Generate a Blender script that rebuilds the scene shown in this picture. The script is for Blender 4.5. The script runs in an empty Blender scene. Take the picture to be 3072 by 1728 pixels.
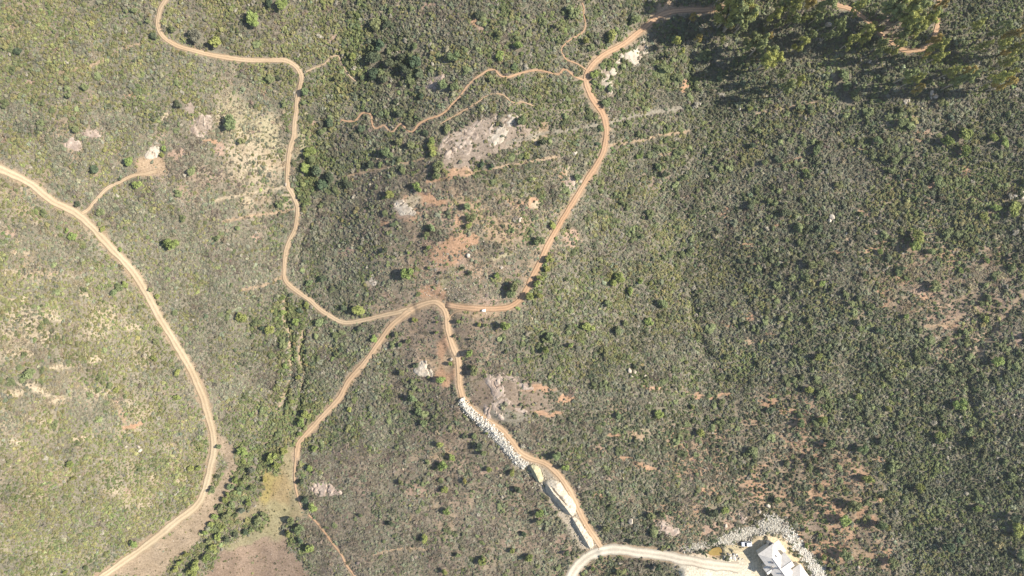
import bpy, math, random
import numpy as np
R = math.radians
S = bpy.context.scene
COL = S.collection
rng = np.random.default_rng(11)
random.seed(5)

# ------------------------------------------------------------------ camera
ZC = 330.0
cam = bpy.data.cameras.new('camera'); cam.lens = 24; cam.sensor_width = 36
cam.clip_start = 1; cam.clip_end = 9000
co = bpy.data.objects.new('camera', cam); COL.objects.link(co)
co.location = (0, 0, ZC); co.rotation_euler = (0, 0, 0)
S.camera = co
S.render.resolution_x = 1024; S.render.resolution_y = 576
# ------------------------------------------------------------------ sky, sun, exposure
SUN_EL, SUN_AZ = 41.0, 4.0          # azimuth: degrees counter-clockwise from +X (east)
w = bpy.data.worlds.new('World'); S.world = w; w.use_nodes = True
nt = w.node_tree; nt.nodes.clear()
sky = nt.nodes.new('ShaderNodeTexSky'); sky.sky_type = 'NISHITA'; sky.sun_disc = False
sky.sun_elevation = R(SUN_EL); sky.sun_rotation = R(90 - SUN_AZ); sky.altitude = 400
bg = nt.nodes.new('ShaderNodeBackground'); bg.inputs['Strength'].default_value = 0.095
wo = nt.nodes.new('ShaderNodeOutputWorld')
nt.links.new(sky.outputs[0], bg.inputs[0]); nt.links.new(bg.outputs[0], wo.inputs[0])
sl = bpy.data.lights.new('sun', 'SUN'); sl.energy = 4.9; sl.angle = R(0.55); sl.color = (1.0, 0.95, 0.87)
so = bpy.data.objects.new('sun', sl); COL.objects.link(so)
so.rotation_euler = (0, R(90 - SUN_EL), R(SUN_AZ)); so.location = (60, 0, 400)
S.view_settings.view_transform = 'Standard'; S.view_settings.look = 'None'
S.view_settings.gamma = 1; S.view_settings.use_curve_mapping = False
S.view_settings.exposure = 0.76
HAZE = 0.00010                      # air density per metre

# ------------------------------------------------------------------ noise
_lat = np.random.default_rng(3).random((256, 256))
def vnoise(x, y, s, seed=0):
    x = np.asarray(x, float) / s + seed * 37.7; y = np.asarray(y, float) / s + seed * 91.3
    xi = np.floor(x).astype(int); yi = np.floor(y).astype(int)
    fx = x - xi; fy = y - yi
    fx = fx * fx * (3 - 2 * fx); fy = fy * fy * (3 - 2 * fy)
    a = _lat[xi & 255, yi & 255]; b = _lat[(xi + 1) & 255, yi & 255]
    c = _lat[xi & 255, (yi + 1) & 255]; d = _lat[(xi + 1) & 255, (yi + 1) & 255]
    return (a + (b - a) * fx) * (1 - fy) + (c + (d - c) * fx) * fy
def fbm(x, y, s, seed=0, o=4):
    t = 0; a = 0.5; n = 0
    for k in range(o):
        t = t + a * vnoise(x, y, s / 2 ** k, seed + k); n += a; a *= 0.5
    return t / n
def sstep(a, b, x):
    t = np.clip((x - a) / (b - a), 0, 1); return t * t * (3 - 2 * t)

# ------------------------------------------------------------------ terrain height
K = 1.5 / 3072.0
def at0(px, py, z):                      # pixel + height -> world x, y
    return (np.asarray(px) - 1536.0) * K * (ZC - z), (864.0 - np.asarray(py)) * K * (ZC - z)
CTRL = np.array([
 (0,0,31),(0,400,27),(0,600,34),(0,900,41),(0,1300,37),(0,1728,16),(300,300,24),(300,900,26),(300,1300,21),(300,1600,8),
 (150,640,27),(460,860,17),(630,1270,6),(340,1700,0),(500,550,21),(600,250,20),(480,30,28),(700,700,13),(700,1000,9),
 (1080,0,24),(1045,240,17),(1000,380,14),(940,520,11),(900,700,8.5),(880,850,7),(880,1000,5.5),(870,1150,4),(800,1350,1),
 (650,1550,-2),(560,1728,-4),(850,1650,-2),(830,1480,0),(1300,100,30),(1250,240,24),(1500,430,31),(1400,600,30),
 (1350,800,24),(1300,930,19),(1100,960,11),(1200,650,24),(1350,1100,17),(1200,1300,10),(1000,1500,3),(1100,1728,5),
 (1400,1500,12),(1500,1170,22),(1800,250,31),(1750,550,25),(1800,900,20),(1900,1200,22),(1700,1500,18),(1780,1640,15),
 (2300,1650,21),(2070,200,25),(2080,500,20),(2090,900,14),(2120,1050,14),(2000,1500,20),(2400,100,33),(2400,500,28),
 (2400,900,23),(2500,1300,27),(3072,0,48),(3072,600,43),(3072,1000,40),(3072,1728,43),(2750,400,37),(2800,1000,31),
 (860,150,20),(1700,1728,12),(2700,1650,30),(2150,1690,21),(1560,1360,18),(1640,1470,17)], float)
cx, cy = at0(CTRL[:, 0], CTRL[:, 1], 13.0)
def tpsk(r2): return np.where(r2 > 1e-9, 0.5 * r2 * np.log(np.maximum(r2, 1e-9)), 0)
def tps_fit(cx, cy, v, lam):
    n = len(cx); A = np.zeros((n + 3, n + 3))
    A[:n, :n] = tpsk(((cx[:, None] - cx) ** 2 + (cy[:, None] - cy) ** 2) / 1e4) + lam * np.eye(n)
    P = np.c_[np.ones(n), cx / 100, cy / 100]; A[:n, n:] = P; A[n:, :n] = P.T
    return np.linalg.solve(A, np.r_[v, 0, 0, 0])
TW = tps_fit(cx, cy, CTRL[:, 2], 0.02)
def hbase(x, y):
    x = np.asarray(x, float); y = np.asarray(y, float)
    xs = 250 * np.tanh(x / 250 * (1 + 0.0)) if False else np.clip(x, -275, 275); ys = np.clip(y, -165, 165)
    sh = xs.shape; X = xs.ravel(); Y = ys.ravel(); out = np.zeros(X.size)
    for i in range(0, X.size, 40000):
        a = X[i:i + 40000]; b = Y[i:i + 40000]
        kk = tpsk(((a[:, None] - cx) ** 2 + (b[:, None] - cy) ** 2) / 1e4)
        out[i:i + 40000] = kk @ TW[:-3] + TW[-3] + TW[-2] * a / 100 + TW[-1] * b / 100
    out = out.reshape(sh)
    far = np.hypot(np.maximum(np.abs(x) - 275, 0), np.maximum(np.abs(y) - 165, 0))
    out = out + sstep(0, 500, far) * (fbm(x, y, 420, 5, 3) - 0.45) * 90
    out = out + (fbm(x, y, 26, 1, 3) - 0.5) * 3.2 + (fbm(x, y, 6, 2, 2) - 0.5) * 0.7
    return out

G = 0.8
fx = np.arange(-292, 292.01, G); fy = np.arange(-178, 178.01, G)
def ext(f):
    e = []; d = G; p = f[-1]
    while p < 3200:
        d = min(d * 1.22, 260); p += d; e.append(p)
    return np.r_[[-q for q in e[::-1]], f, e]
gx = ext(fx); gy = ext(fy)
ox = int(np.argmin(abs(gx - fx[0]))); oy = int(np.argmin(abs(gy - fy[0])))
XX, YY = np.meshgrid(gx, gy)                         # rows = y
ZZ = hbase(XX, YY)
F = (slice(oy, oy + len(fy)), slice(ox, ox + len(fx)))  # fine part

def hz(x, y):                                        # bilinear height lookup in the fine grid
    x = np.asarray(x, float); y = np.asarray(y, float); Z = ZZ[F]
    u = np.clip((x - fx[0]) / G, 0, len(fx) - 1.001); v = np.clip((y - fy[0]) / G, 0, len(fy) - 1.001)
    i = u.astype(int); j = v.astype(int); a = u - i; b = v - j
    return (Z[j, i] * (1 - a) + Z[j, i + 1] * a) * (1 - b) + (Z[j + 1, i] * (1 - a) + Z[j + 1, i + 1] * a) * b
def at(px, py, up=0.0):                              # pixel -> world on the terrain (or `up` metres above it)
    z = np.full(np.shape(px), 15.0)
    for _ in range(8):
        x, y = at0(px, py, z + up); z = hz(x, y)
    x, y = at0(px, py, z + up)
    return x, y, hz(x, y)
def grid_get(A, x, y):
    i = np.clip(np.round((x - fx[0]) / G).astype(int), 0, len(fx) - 1); j = np.clip(np.round((y - fy[0]) / G).astype(int), 0, len(fy) - 1)
    return A[j, i]

# ------------------------------------------------------------------ roads and trails as pixel traces
def zp(ox_, oy_, f, pts): return [(ox_ + a / f, oy_ + b / f) for a, b in pts]
q = 2.5156
ROADS = {}
ROADS['left'] = ([(-60,482),(0,506),(89,549),(155,602),(227,638),(286,692),(346,757),(405,823),(447,894),(483,960),(525,1026),(560,1085),
   (594,1152),(620,1228),(638,1300),(641,1347),(630,1407),(615,1468),(588,1518),(530,1562),(477,1607),(400,1664),(318,1722),(240,1780)], 23, 'cream')
ROADS['top'] = (zp(0,0,q,[(1290,-90),(1250,0),(1205,70),(1190,150),(1200,220),(1245,290),(1340,345),(1450,380),(1600,415),(1750,440),(1900,455),
   (2050,452),(2150,455),(2220,490),(2262,540),(2275,590),(2265,650),(2245,740),(2235,830),(2225,920),(2218,1030),(2195,1100),(2180,1200),(2170,1300),(2172,1400)])
   + zp(0,576,q,[(2200,0),(2232,70),(2245,150),(2230,270),(2190,360),(2160,450),(2145,560),(2145,640),(2172,690),(2230,740),(2330,810),(2420,890),(2520,950),(2576,978)])
   + zp(1024,576,q,[(60,985),(170,965),(300,935),(430,905),(520,885)]), 14.5, 'mid')
ROADS['main'] = ([(889,1372),(897,1330),(922,1300),(969,1248),(1019,1193),(1046,1144),(1096,1085),(1139,1025),(1171,981),(1211,946),(1247,922),(1278,910),
   (1306,906),(1326,918),(1340,942),(1343,973),(1348,1005),(1362,1045),(1374,1073),(1378,1113),(1378,1150),(1382,1172),(1392,1198),(1421,1231),(1473,1269),
   (1509,1293),(1537,1327),(1560,1356),(1592,1375),(1644,1394),(1680,1430),(1712,1478),(1739,1534),(1759,1573),(1783,1609),(1803,1640)], 17, 'tan')
ROADS['loop'] = ([(1338,914),(1382,922),(1441,926),(1493,926),(1529,920),(1557,902),(1580,870),(1596,834),(1620,787),(1644,735),(1668,691),(1696,644),
   (1716,612),(1739,574),(1767,529),(1791,493),(1811,453),(1819,409),(1817,370),(1807,338),(1787,310),(1769,278),(1759,246),(1763,219),(1783,187),
   (1819,159),(1859,139),(1898,111),(1938,79),(1970,52),(2010,36),(2070,30),(2140,27),(2190,22)], 16, 'orange')
ROADS['drive'] = ([(1690,1800),(1716,1728),(1735,1696),(1767,1669),(1803,1653),(1851,1649),(1918,1657),(1998,1669),(2060,1682),(2110,1692),(2160,1698),(2215,1704)], 31, 'white')
ROADS['spur'] = ([(246,640),(268,625),(277,613),(318,568),(357,548),(398,527),(439,521),(470,514)], 9.5, 'mid')
ROADS['gum'] = ([(2450,-12),(2480,2),(2510,15),(2560,30),(2600,60),(2640,100),(2690,140),(2715,152),(2745,152),(2780,142),(2800,120),(2810,80),(2815,30),(2822,-30)], 13, 'orange')
TRAILS = {}
TRAILS['zigzag'] = (zp(1024,0,q,[(0,905),(60,915),(110,905),(150,860),(190,850),(225,870),(230,920),(250,970),(290,960),(320,945),(350,975),(390,990),(420,960),
   (450,935),(480,965),(520,995),(550,980),(580,940),(640,905),(740,870),(800,830),(840,780),(900,720),(950,650),(1000,600),(1060,560),(1110,530),(1160,530),
   (1200,570),(1260,580),(1330,560),(1400,540),(1480,528),(1560,545),(1640,560),(1670,525),(1700,525),(1760,575),(1840,610)]), 6.8, 'orange')
TRAILS['ridge'] = (zp(1024,0,q,[(1790,-30),(1830,50),(1830,110),(1840,160),(1830,230),(1760,280),(1700,320),(1660,370),(1670,410),(1700,450),(1780,480),(1850,530)]), 4.6, 'orange')
TRAILS['valley'] = ([(918,215),(946,203),(974,191),(994,170),(1014,168),(1024,188),(1036,207),(1052,230),(1068,243)], 6.5, 'mid')
TRAILS['south'] = ([(926,1545),(945,1562),(970,1592),(994,1625),(1024,1664),(1040,1697),(1072,1736)], 7, 'orange')
TRAILS['upper'] = (zp(1024,0,q,[(740,940),(860,870),(1000,790),(1120,715),(1215,715),(1290,770),(1370,770),(1450,800)]), 4.2, 'tan')
TRAILS['lower'] = ([(889,1365),(885,1395),(884,1440),(893,1490),(908,1528)], 7, 'tan')
TRAILS['fork'] = ([(1343,962),(1350,950),(1364,937),(1384,931)], 5, 'tan')
FAINT = [  # pixel polyline, width px, strength, colour key
 (zp(1024,0,q,[(0,1340),(300,1270),(620,1200)]),9,.8,'tan'), (zp(1024,0,q,[(650,1370),(830,1340)]),9,.6,'orange'),
 (zp(1024,0,q,[(1010,1300),(1300,1240),(1640,1180)]),7,.9,'tan'), (zp(1024,0,q,[(1250,1080),(1570,1000),(1750,975),(1930,942)]),8,.9,'grey'),
 (zp(1024,0,q,[(2020,1100),(2300,1050),(2400,1020),(2576,1000),(2620,992)]),7,.85,'tan'), (zp(1024,0,q,[(2010,925),(2300,860),(2576,815),(2640,805)]),10,.8,'grey'),
 ([(645,602),(720,585),(790,572),(862,560)],9,.74,'cream'), (zp(0,576,q,[(1690,222),(1900,180),(2050,160),(2210,135)]),8,.74,'tan'),
 (zp(0,0,q,[(450,550),(700,490),(900,380),(1060,330)]),7,.45,'tan'), (zp(0,576,q,[(1840,735),(1990,705),(2130,640)]),9,.6,'tan'),
 (zp(2048,0,q,[(560,860),(760,810),(1040,765)]),6,.6,'tan'), (zp(2048,576,q,[(2576,765),(2400,960),(2340,1040),(2220,1240)]),7,.8,'tan'),
 (zp(2048,576,q,[(1840,1010),(2000,1000),(2120,930)]),10,.7,'tan'), (zp(2048,576,q,[(1950,870),(2080,810),(2200,760)]),8,.6,'tan'),
 (zp(1024,576,q,[(790,880),(1000,930),(1180,925)]),12,.55,'tan'), ([(889,1345),(885,1390),(884,1438),(905,1520)],7,.7,'brown'),
 (zp(820,900,3.623,[(120,0),(125,270),(170,330),(180,560),(185,860),(90,1080),(40,1250)]),5,.75,'tan'),
 (zp(820,900,3.623,[(330,330),(295,460),(285,620),(320,740),(330,830),(290,1010)]),5,.7,'tan'),
 (zp(1024,1152,q,[(250,1290),(400,1250),(560,1240),(640,1250)]),7,.7,'tan'),
 ([(1700,1040),(1740,1046)],6,.5,'orange')]
SOIL = {'cream':(.44,.355,.235),'mid':(.47,.36,.23),'tan':(.41,.295,.185),'orange':(.455,.28,.168),'white':(.60,.54,.42),'grey':(.29,.255,.19),
        'brown':(.28,.212,.15),'litter':(.172,.150,.105),'pink':(.385,.27,.19),'straw':(.42,.36,.22),'rock':(.35,.275,.205),'olive':(.29,.265,.14)}

def resample(pts, step=0.9, up=0.0):
    P = np.array(pts, float)
    n = len(P); Q = []
    for i in range(n - 1):                            # Catmull-Rom
        p0 = P[max(i - 1, 0)]; p1 = P[i]; p2 = P[i + 1]; p3 = P[min(i + 2, n - 1)]
        m = max(2, int(np.hypot(*(p2 - p1)) / 3))
        for t in np.linspace(0, 1, m, endpoint=False):
            Q.append(0.5 * ((2 * p1) + (-p0 + p2) * t + (2 * p0 - 5 * p1 + 4 * p2 - p3) * t * t + (-p0 + 3 * p1 - 3 * p2 + p3) * t ** 3))
    Q.append(P[-1]); Q = np.array(Q)
    x, y, _ = at(Q[:, 0], Q[:, 1], up)
    d = np.r_[0, np.cumsum(np.hypot(np.diff(x), np.diff(y)))]
    s = np.linspace(0, d[-1], max(3, int(d[-1] / step)))
    return np.interp(s, d, x), np.interp(s, d, y)

wideD = np.full((len(fy), len(fx)), 99.0); roadD = np.full((len(fy), len(fx)), 99.0)             # distance to the nearest road edge (<0 inside)
def smooth(a, n):
    if n < 2: return a
    k = np.ones(n) / n; p = np.pad(a, (n // 2, n - 1 - n // 2), 'edge'); return np.convolve(p, k, 'valid')
def stamp(x, y, hw, zc, carve, bank):
    Z = ZZ[F]; best = np.full(Z.shape, 99.0); zr = np.zeros(Z.shape)
    rad = hw + bank + 1; n = int(rad / G) + 2
    for a, b, c in zip(x, y, zc):
        i = int((a - fx[0]) / G); j = int((b - fy[0]) / G)
        if i < -n or j < -n or i > len(fx) + n or j > len(fy) + n: continue
        i0, i1 = max(i - n, 0), min(i + n + 1, len(fx)); j0, j1 = max(j - n, 0), min(j + n + 1, len(fy))
        if i0 >= i1 or j0 >= j1: continue
        dd = np.hypot(fx[i0:i1][None] - a, fy[j0:j1][:, None] - b)
        sub = best[j0:j1, i0:i1]; m = dd < sub
        sub[m] = dd[m]; zr[j0:j1, i0:i1][m] = c
    e = best - hw
    t = (1 - sstep(0.35, bank, e)) * sstep(-.3, 1.6, roadD)
    np.minimum(roadD, e, out=roadD)
    if hw > 1.05: np.minimum(wideD, e, out=wideD)
    m = best < 98
    Z[m] = (Z * (1 - t) + (zr - carve) * t)[m]
# house pad, pond pit, meadow flatten
ZP = ZZ[F]; FX, FY = np.meshgrid(fx, fy)
PXf = FX / (K * (ZC - ZP)) + 1536; PYf = 864 - FY / (K * (ZC - ZP))
def inpoly(px, py, poly):
    P = np.array(poly, float); r = np.zeros(np.shape(px), bool)
    bb = (px >= P[:, 0].min()) & (px <= P[:, 0].max()) & (py >= P[:, 1].min()) & (py <= P[:, 1].max())
    X = px[bb]; Y = py[bb]; c = np.zeros(X.shape, bool); n = len(P)
    for i in range(n):
        x1, y1 = P[i]; x2, y2 = P[i - 1]
        if y1 == y2: continue
        c ^= ((y1 > Y) != (y2 > Y)) & (X < (x2 - x1) * (Y - y1) / (y2 - y1) + x1)
    r[bb] = c; return r
def blur(a, n):
    a = a.astype(float)
    for ax in (0, 1):
        k = np.ones(2 * n + 1) / (2 * n + 1); p = np.pad(a, [(n, n) if q_ == ax else (0, 0) for q_ in (0, 1)], 'edge')
        a = np.apply_along_axis(lambda v: np.convolve(v, k, 'valid'), ax, p)
    return a
zA = 2100, 1500, 6.355
PAD = zp(*zA, [(-200,1060),(0,1090),(420,1110),(560,1010),(800,880),(1000,770),(1060,700),(1330,640),(1580,660),(1700,820),(1840,1010),(1950,1200),(2040,1400),(2140,1600),(2200,1800),(-300,1800),(-330,1250)])
PADZ = 21.6
pm = blur(blur(inpoly(PXf, PYf, PAD), 3), 3); pm = sstep(.0, .55, pm)
ZP[:] = ZP * (1 - pm) + PADZ * pm
POND = zp(*zA, [(165,990),(240,930),(350,900),(400,930),(420,980),(405,1050),(370,1080),(250,1075),(180,1050)])
pim = blur(inpoly(PXf, PYf, POND), 1); ZP[:] = ZP - 1.7 * np.sqrt(pim)
PXf = FX / (K * (ZC - ZP)) + 1536; PYf = 864 - FY / (K * (ZC - ZP))

GUL = [([(2062,90),(2070,170),(2075,280),(2080,400),(2079,520),(2066,640),(2060,760),(2072,880),(2086,980),(2125,1070),(2150,1130)], .35, 2.4), ([(2072,880),(2086,960),(2105,1030),(2125,1070)], .9, 2.2), ([(2062,110),(2070,170),(2074,260)], .9, 2.0),
 ([(2905,1140),(2912,1200),(2925,1250)], 2.6, 1.8), ([(960,600),(952,640),(925,690),(905,735),(898,790)], 1.3, 1.2), ([(2980,985),(2955,1020),(2930,1070)], 1.2, 1.2),
 (zp(820,900,3.623,[(135,0),(140,270),(185,330),(195,560),(200,860),(150,960),(120,1150)]), 1.5, 1.2), (zp(820,900,3.623,[(345,330),(310,460),(295,620),(335,740),(345,830),(300,1010),(270,1200)]), 1.5, 1.2)]
gulD = np.full((len(fy), len(fx)), 99.0)
for pts_, dep_, wid_ in GUL:
    x, y = resample(pts_, .9); cut = np.zeros(gulD.shape); n_ = int(7 / G)
    for a, b in zip(x, y):
        i = int((a - fx[0]) / G); j = int((b - fy[0]) / G); i0, i1 = max(i - n_, 0), min(i + n_ + 1, len(fx)); j0, j1 = max(j - n_, 0), min(j + n_ + 1, len(fy))
        if i0 >= i1 or j0 >= j1: continue
        dd = np.hypot(fx[i0:i1][None] - a, fy[j0:j1][:, None] - b)
        np.maximum(cut[j0:j1, i0:i1], np.exp(-(dd / wid_) ** 2), out=cut[j0:j1, i0:i1]); np.minimum(gulD[j0:j1, i0:i1], dd, out=gulD[j0:j1, i0:i1])
    ZP -= dep_ * cut * np.clip(.2 + 1.6 * fbm(FX, FY, 12, 48, 3), 0, 1.3)
RIB = {}
for key, (pts, wpx, ck) in list(ROADS.items()) + list(TRAILS.items()):
    tr = key in TRAILS
    x, y = resample(pts, 0.9)
    hw = wpx * K * 312 / 2 * (.76 if tr else .95)
    z = smooth(hz(x, y), 9 if tr else 21)
    pr = sstep(2.2, .3, grid_get(roadD, x, y)); z = z * (1 - pr) + (hz(x, y) + .1) * pr
    stamp(x, y, hw, z, 0.10, 1.2 if tr else 3.2)
    RIB[key] = (x, y, z, hw, ck, tr)

PXf = FX / (K * (ZC - ZP)) + 1536; PYf = 864 - FY / (K * (ZC - ZP))
# ------------------------------------------------------------------ soil colour and plant density maps
jx = (fbm(FX, FY, 5, 21, 3) - .5) * 26; jy = (fbm(FX, FY, 5, 22, 3) - .5) * 26
jx2 = (fbm(FX, FY, 1.9, 23, 2) - .5) * 9; jy2 = (fbm(FX, FY, 1.9, 24, 2) - .5) * 9
PXj = PXf + jx + jx2; PYj = PYf + jy + jy2
# zones: px,py,density,height,mix[olive,sage,dark,green,brown,tan],soil
ZONES = [
 (200,150,.93,.9,(.5,.25,0,.15,0,.1),'tan'),(500,250,.93,.9,(.45,.3,.05,.15,.05,0),'grey'),(800,60,.93,.9,(.3,.25,.1,0,.35,0),'brown'),
 (300,450,.9,.9,(.4,.4,.1,0,.1,0),'tan'),(600,500,.86,.75,(.15,.5,.05,0,.25,.05),'pink'),(790,370,.74,.7,(.15,.35,0,0,.1,.4),'straw'),
 (760,480,.7,.6,(.2,.45,0,0,.2,.15),'cream'),
 (100,720,.9,.95,(.3,.35,0,.05,.05,.2),'tan'),(100,980,.86,.95,(.42,.22,0,.06,0,.3),'cream'),(60,1220,.85,.95,(.42,.22,0,.06,0,.3),'cream'),
 (250,900,.9,.95,(.4,.3,0,.06,0,.24),'cream'),(300,1150,.9,.95,(.4,.3,0,.1,0,.2),'cream'),
 (150,1450,.9,.95,(.6,.15,0,.15,0,.1),'tan'),(200,1650,.9,.85,(.58,.12,0,.27,0,.03),'straw'),(400,1300,.86,.85,(.5,.3,0,.15,.05,0),'cream'),(380,1500,.86,.85,(.5,.2,0,.2,.05,.05),'cream'),
 (520,1400,.92,.9,(.5,.15,0,.3,.05,0),'tan'),(400,1020,.88,.85,(.45,.33,0,.1,.05,.07),'cream'),
 (600,850,.97,.75,(.18,.58,.04,0,.2,0),'grey'),(700,1100,.97,.75,(.2,.52,.05,.05,.18,0),'grey'),(450,700,.95,.8,(.25,.5,.05,.05,.15,0),'grey'),
 (950,150,.95,1.0,(.45,.2,.05,.3,0,0),'grey'),(950,300,.95,1.0,(.45,.2,.05,.3,0,0),'grey'),(1180,180,.95,1.5,(.05,.25,.45,.15,.1,0),'litter'),(1150,400,.95,1.05,(.05,.38,.3,.12,.15,0),'brown'),
 (960,480,.95,1.2,(.05,.2,.45,.3,0,0),'litter'),
 (1300,60,.93,1.0,(.2,.4,.1,.1,.2,0),'brown'),(1600,120,.96,1.0,(.2,.38,.07,.3,.05,0),'brown'),(1420,180,.93,1.0,(.25,.35,.1,.1,.2,0),'brown'),
 (1620,270,.97,1.0,(.25,.27,.1,.38,0,0),'brown'),(1600,480,.93,.9,(.25,.35,.1,.15,.15,0),'tan'),
 (1250,640,.8,.8,(.05,.4,.15,.1,.3,0),'brown'),(1450,680,.8,.8,(.2,.3,.05,.1,.25,.1),'tan'),
 (1350,740,.6,.55,(.1,.4,.05,.1,.3,.05),'orange'),(1350,850,.8,.42,(.08,.5,0,.04,.2,.18),'brown'),(1480,830,.8,.5,(.1,.5,0,.04,.18,.18),'brown'),
 (1000,650,.95,.85,(.1,.45,.15,.0,.3,0),'grey'),(1020,830,.95,.9,(.05,.5,.25,.1,.1,0),'grey'),
 (960,1100,.97,1.0,(.05,.38,.27,.2,.1,0),'litter'),(850,1050,.93,.9,(.3,.25,.1,.3,.05,0),'brown'),(850,1250,.93,1.0,(.25,.2,.1,.4,.05,0),'brown'),
 (1150,1250,.95,.8,(.05,.42,.22,.16,.15,0),'brown'),
 (1100,1500,.85,.6,(.03,.3,.12,.03,.52,0),'brown'),(1300,1450,.76,.65,(.03,.25,.12,.05,.55,0),'brown'),(1400,1650,.82,.7,(.03,.28,.14,.05,.5,0),'brown'),
 (1150,1650,.86,.65,(.03,.36,.12,.03,.46,0),'brown'),
 (1280,1030,.6,.45,(.05,.4,.0,.05,.4,.1),'brown'),
 (1700,1000,.98,.95,(.25,.32,.2,.18,.05,0),'brown'),(1900,700,.98,.9,(.25,.37,.2,.06,.12,0),'brown'),(1950,1000,.98,.95,(.22,.35,.23,.15,.05,0),'brown'),
 (1800,1300,.93,.95,(.05,.35,.3,.12,.18,0),'orange'),(2000,1450,.88,.9,(.05,.33,.27,.1,.25,0),'orange'),(1850,1480,.93,.9,(.05,.35,.32,.1,.18,0),'orange'),
 (2000,300,.97,1.05,(.2,.35,.1,.3,.05,0),'brown'),(2300,400,.98,1.1,(.25,.42,.2,.03,.1,0),'brown'),(2150,300,.97,1.1,(.1,.35,.4,.15,0,0),'litter'),
 (2250,600,.97,1.1,(.05,.48,.27,.05,.15,0),'brown'),(2500,800,.96,1.1,(.2,.32,.4,.08,0,0),'orange'),(2250,850,.97,1.1,(.15,.35,.42,.08,0,0),'orange'),(2800,600,.95,1.15,(.22,.1,.28,.35,.05,0),'orange'),
 (2700,850,.8,1.0,(.15,.3,.2,.1,.05,.2),'orange'),(2880,930,.78,.9,(.15,.3,.2,.05,.1,.2),'pink'),(2600,1150,.98,1.15,(.1,.28,.45,.17,0,0),'orange'),
 (2430,1340,.78,1.0,(.1,.32,.3,.13,.05,.1),'orange'),(2500,1560,.72,1.0,(.2,.28,.2,.15,.07,.1),'orange'),(2800,1400,.98,1.25,(.08,.25,.42,.25,0,0),'brown'),
 (3000,1600,.98,1.25,(.08,.25,.47,.2,0,0),'brown'),(2900,200,.97,1.15,(.1,.4,.3,.2,0,0),'brown'),(2600,450,.96,1.05,(.15,.42,.25,.13,.05,0),'orange'),
 (2950,1150,.95,1.15,(.1,.25,.45,.2,0,0),'orange'),(2450,100,.96,1.1,(.1,.42,.25,.23,0,0),'brown')]
def zone_fields(px, py):
    n = px.shape; dens = np.zeros(n); hgt = np.zeros(n); mix = np.zeros(n + (6,)); soil = np.zeros(n + (3,)); ws = np.zeros(n)
    for (a, b, d, h, m, s) in ZONES:
        wgt = 1.0 / (((px - a) ** 2 + (py - b) ** 2) / 1e4 + 0.25) ** 2
        ws += wgt; dens += wgt * d; hgt += wgt * h; mix += wgt[..., None] * np.array(m); soil += wgt[..., None] * np.array(SOIL[s])
    return dens / ws, hgt / ws, mix / ws[..., None], soil / ws[..., None]
zj = (fbm(FX, FY, 22, 31, 3) - .5) * 160, (fbm(FX, FY, 22, 32, 3) - .5) * 160
DENS, HGT, MIX, SOILC = zone_fields(PXf + zj[0], PYf + zj[1])
CREEK = [([(850,900),(852,1000),(862,1100),(848,1200),(830,1300),(812,1380),(800,1440)],4.5),([(892,930),(900,1050),(905,1150),(908,1240),(893,1310),(842,1372)],4.0),([(765,1375),(720,1430),(690,1480),(650,1560),(610,1620),(590,1700),(570,1740)],5.0),
 ([(800,1540),(760,1585),(700,1612),(650,1640),(610,1690)],3.0),([(1068,40),(1055,150),(1030,260),(1000,330),(970,420),(930,520),(905,600)],4.0),([(735,1345),(815,1375),(850,1350)],4.0),([(880,1560),(870,1600),(905,1640)],3.5),([(1640,780),(1620,850),(1590,890)],2.0)]
crk = np.zeros(DENS.shape)
for pts_, wd_ in CREEK:
    x, y = resample(pts_, 1.5); n_ = int(2.2 * wd_ / G) + 1
    for a, b in zip(x, y):
        i = int((a - fx[0]) / G); j = int((b - fy[0]) / G); i0, i1 = max(i - n_, 0), min(i + n_ + 1, len(fx)); j0, j1 = max(j - n_, 0), min(j + n_ + 1, len(fy))
        if i0 >= i1 or j0 >= j1: continue
        np.maximum(crk[j0:j1, i0:i1], sstep(wd_ * 1.4, wd_ * .6, np.hypot(fx[i0:i1][None] - a, fy[j0:j1][:, None] - b)), out=crk[j0:j1, i0:i1])
crk *= np.clip(.3 + 1.2 * fbm(FX, FY, 8, 45, 3), 0, 1)
MIX[:] = MIX * (1 - crk[..., None] * .8) + np.array((.12, .08, .1, .7, 0, 0)) * crk[..., None] * .8; HGT[:] = HGT + crk * .55; DENS[:] = np.maximum(DENS, crk * .98)
tanf = fbm(FX, FY, 9, 41, 3); tan2 = fbm(FX, FY, 3, 42, 2)
lit = np.array(SOIL['litter'])
# open ground shows between the plants where the density is low, litter where it is high
op = sstep(.93, .62, DENS + (tanf - .5) * .5)
SOILV = lit * (1 - op[..., None]) * 1.25 + SOILC * op[..., None]
SOILV = SOILV * (0.86 + 0.3 * tan2)[..., None]
bare = np.zeros(DENS.shape)
def paint(mask, colkey, bar, strength=1.0):
    c = np.array(SOIL[colkey] if isinstance(colkey, str) else colkey)
    m = np.clip(mask, 0, 1)[..., None] * strength
    SOILV[:] = SOILV * (1 - m) + c * (0.88 + 0.24 * tan2)[..., None] * m
    np.maximum(bare, np.clip(mask, 0, 1) * bar, out=bare)
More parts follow.
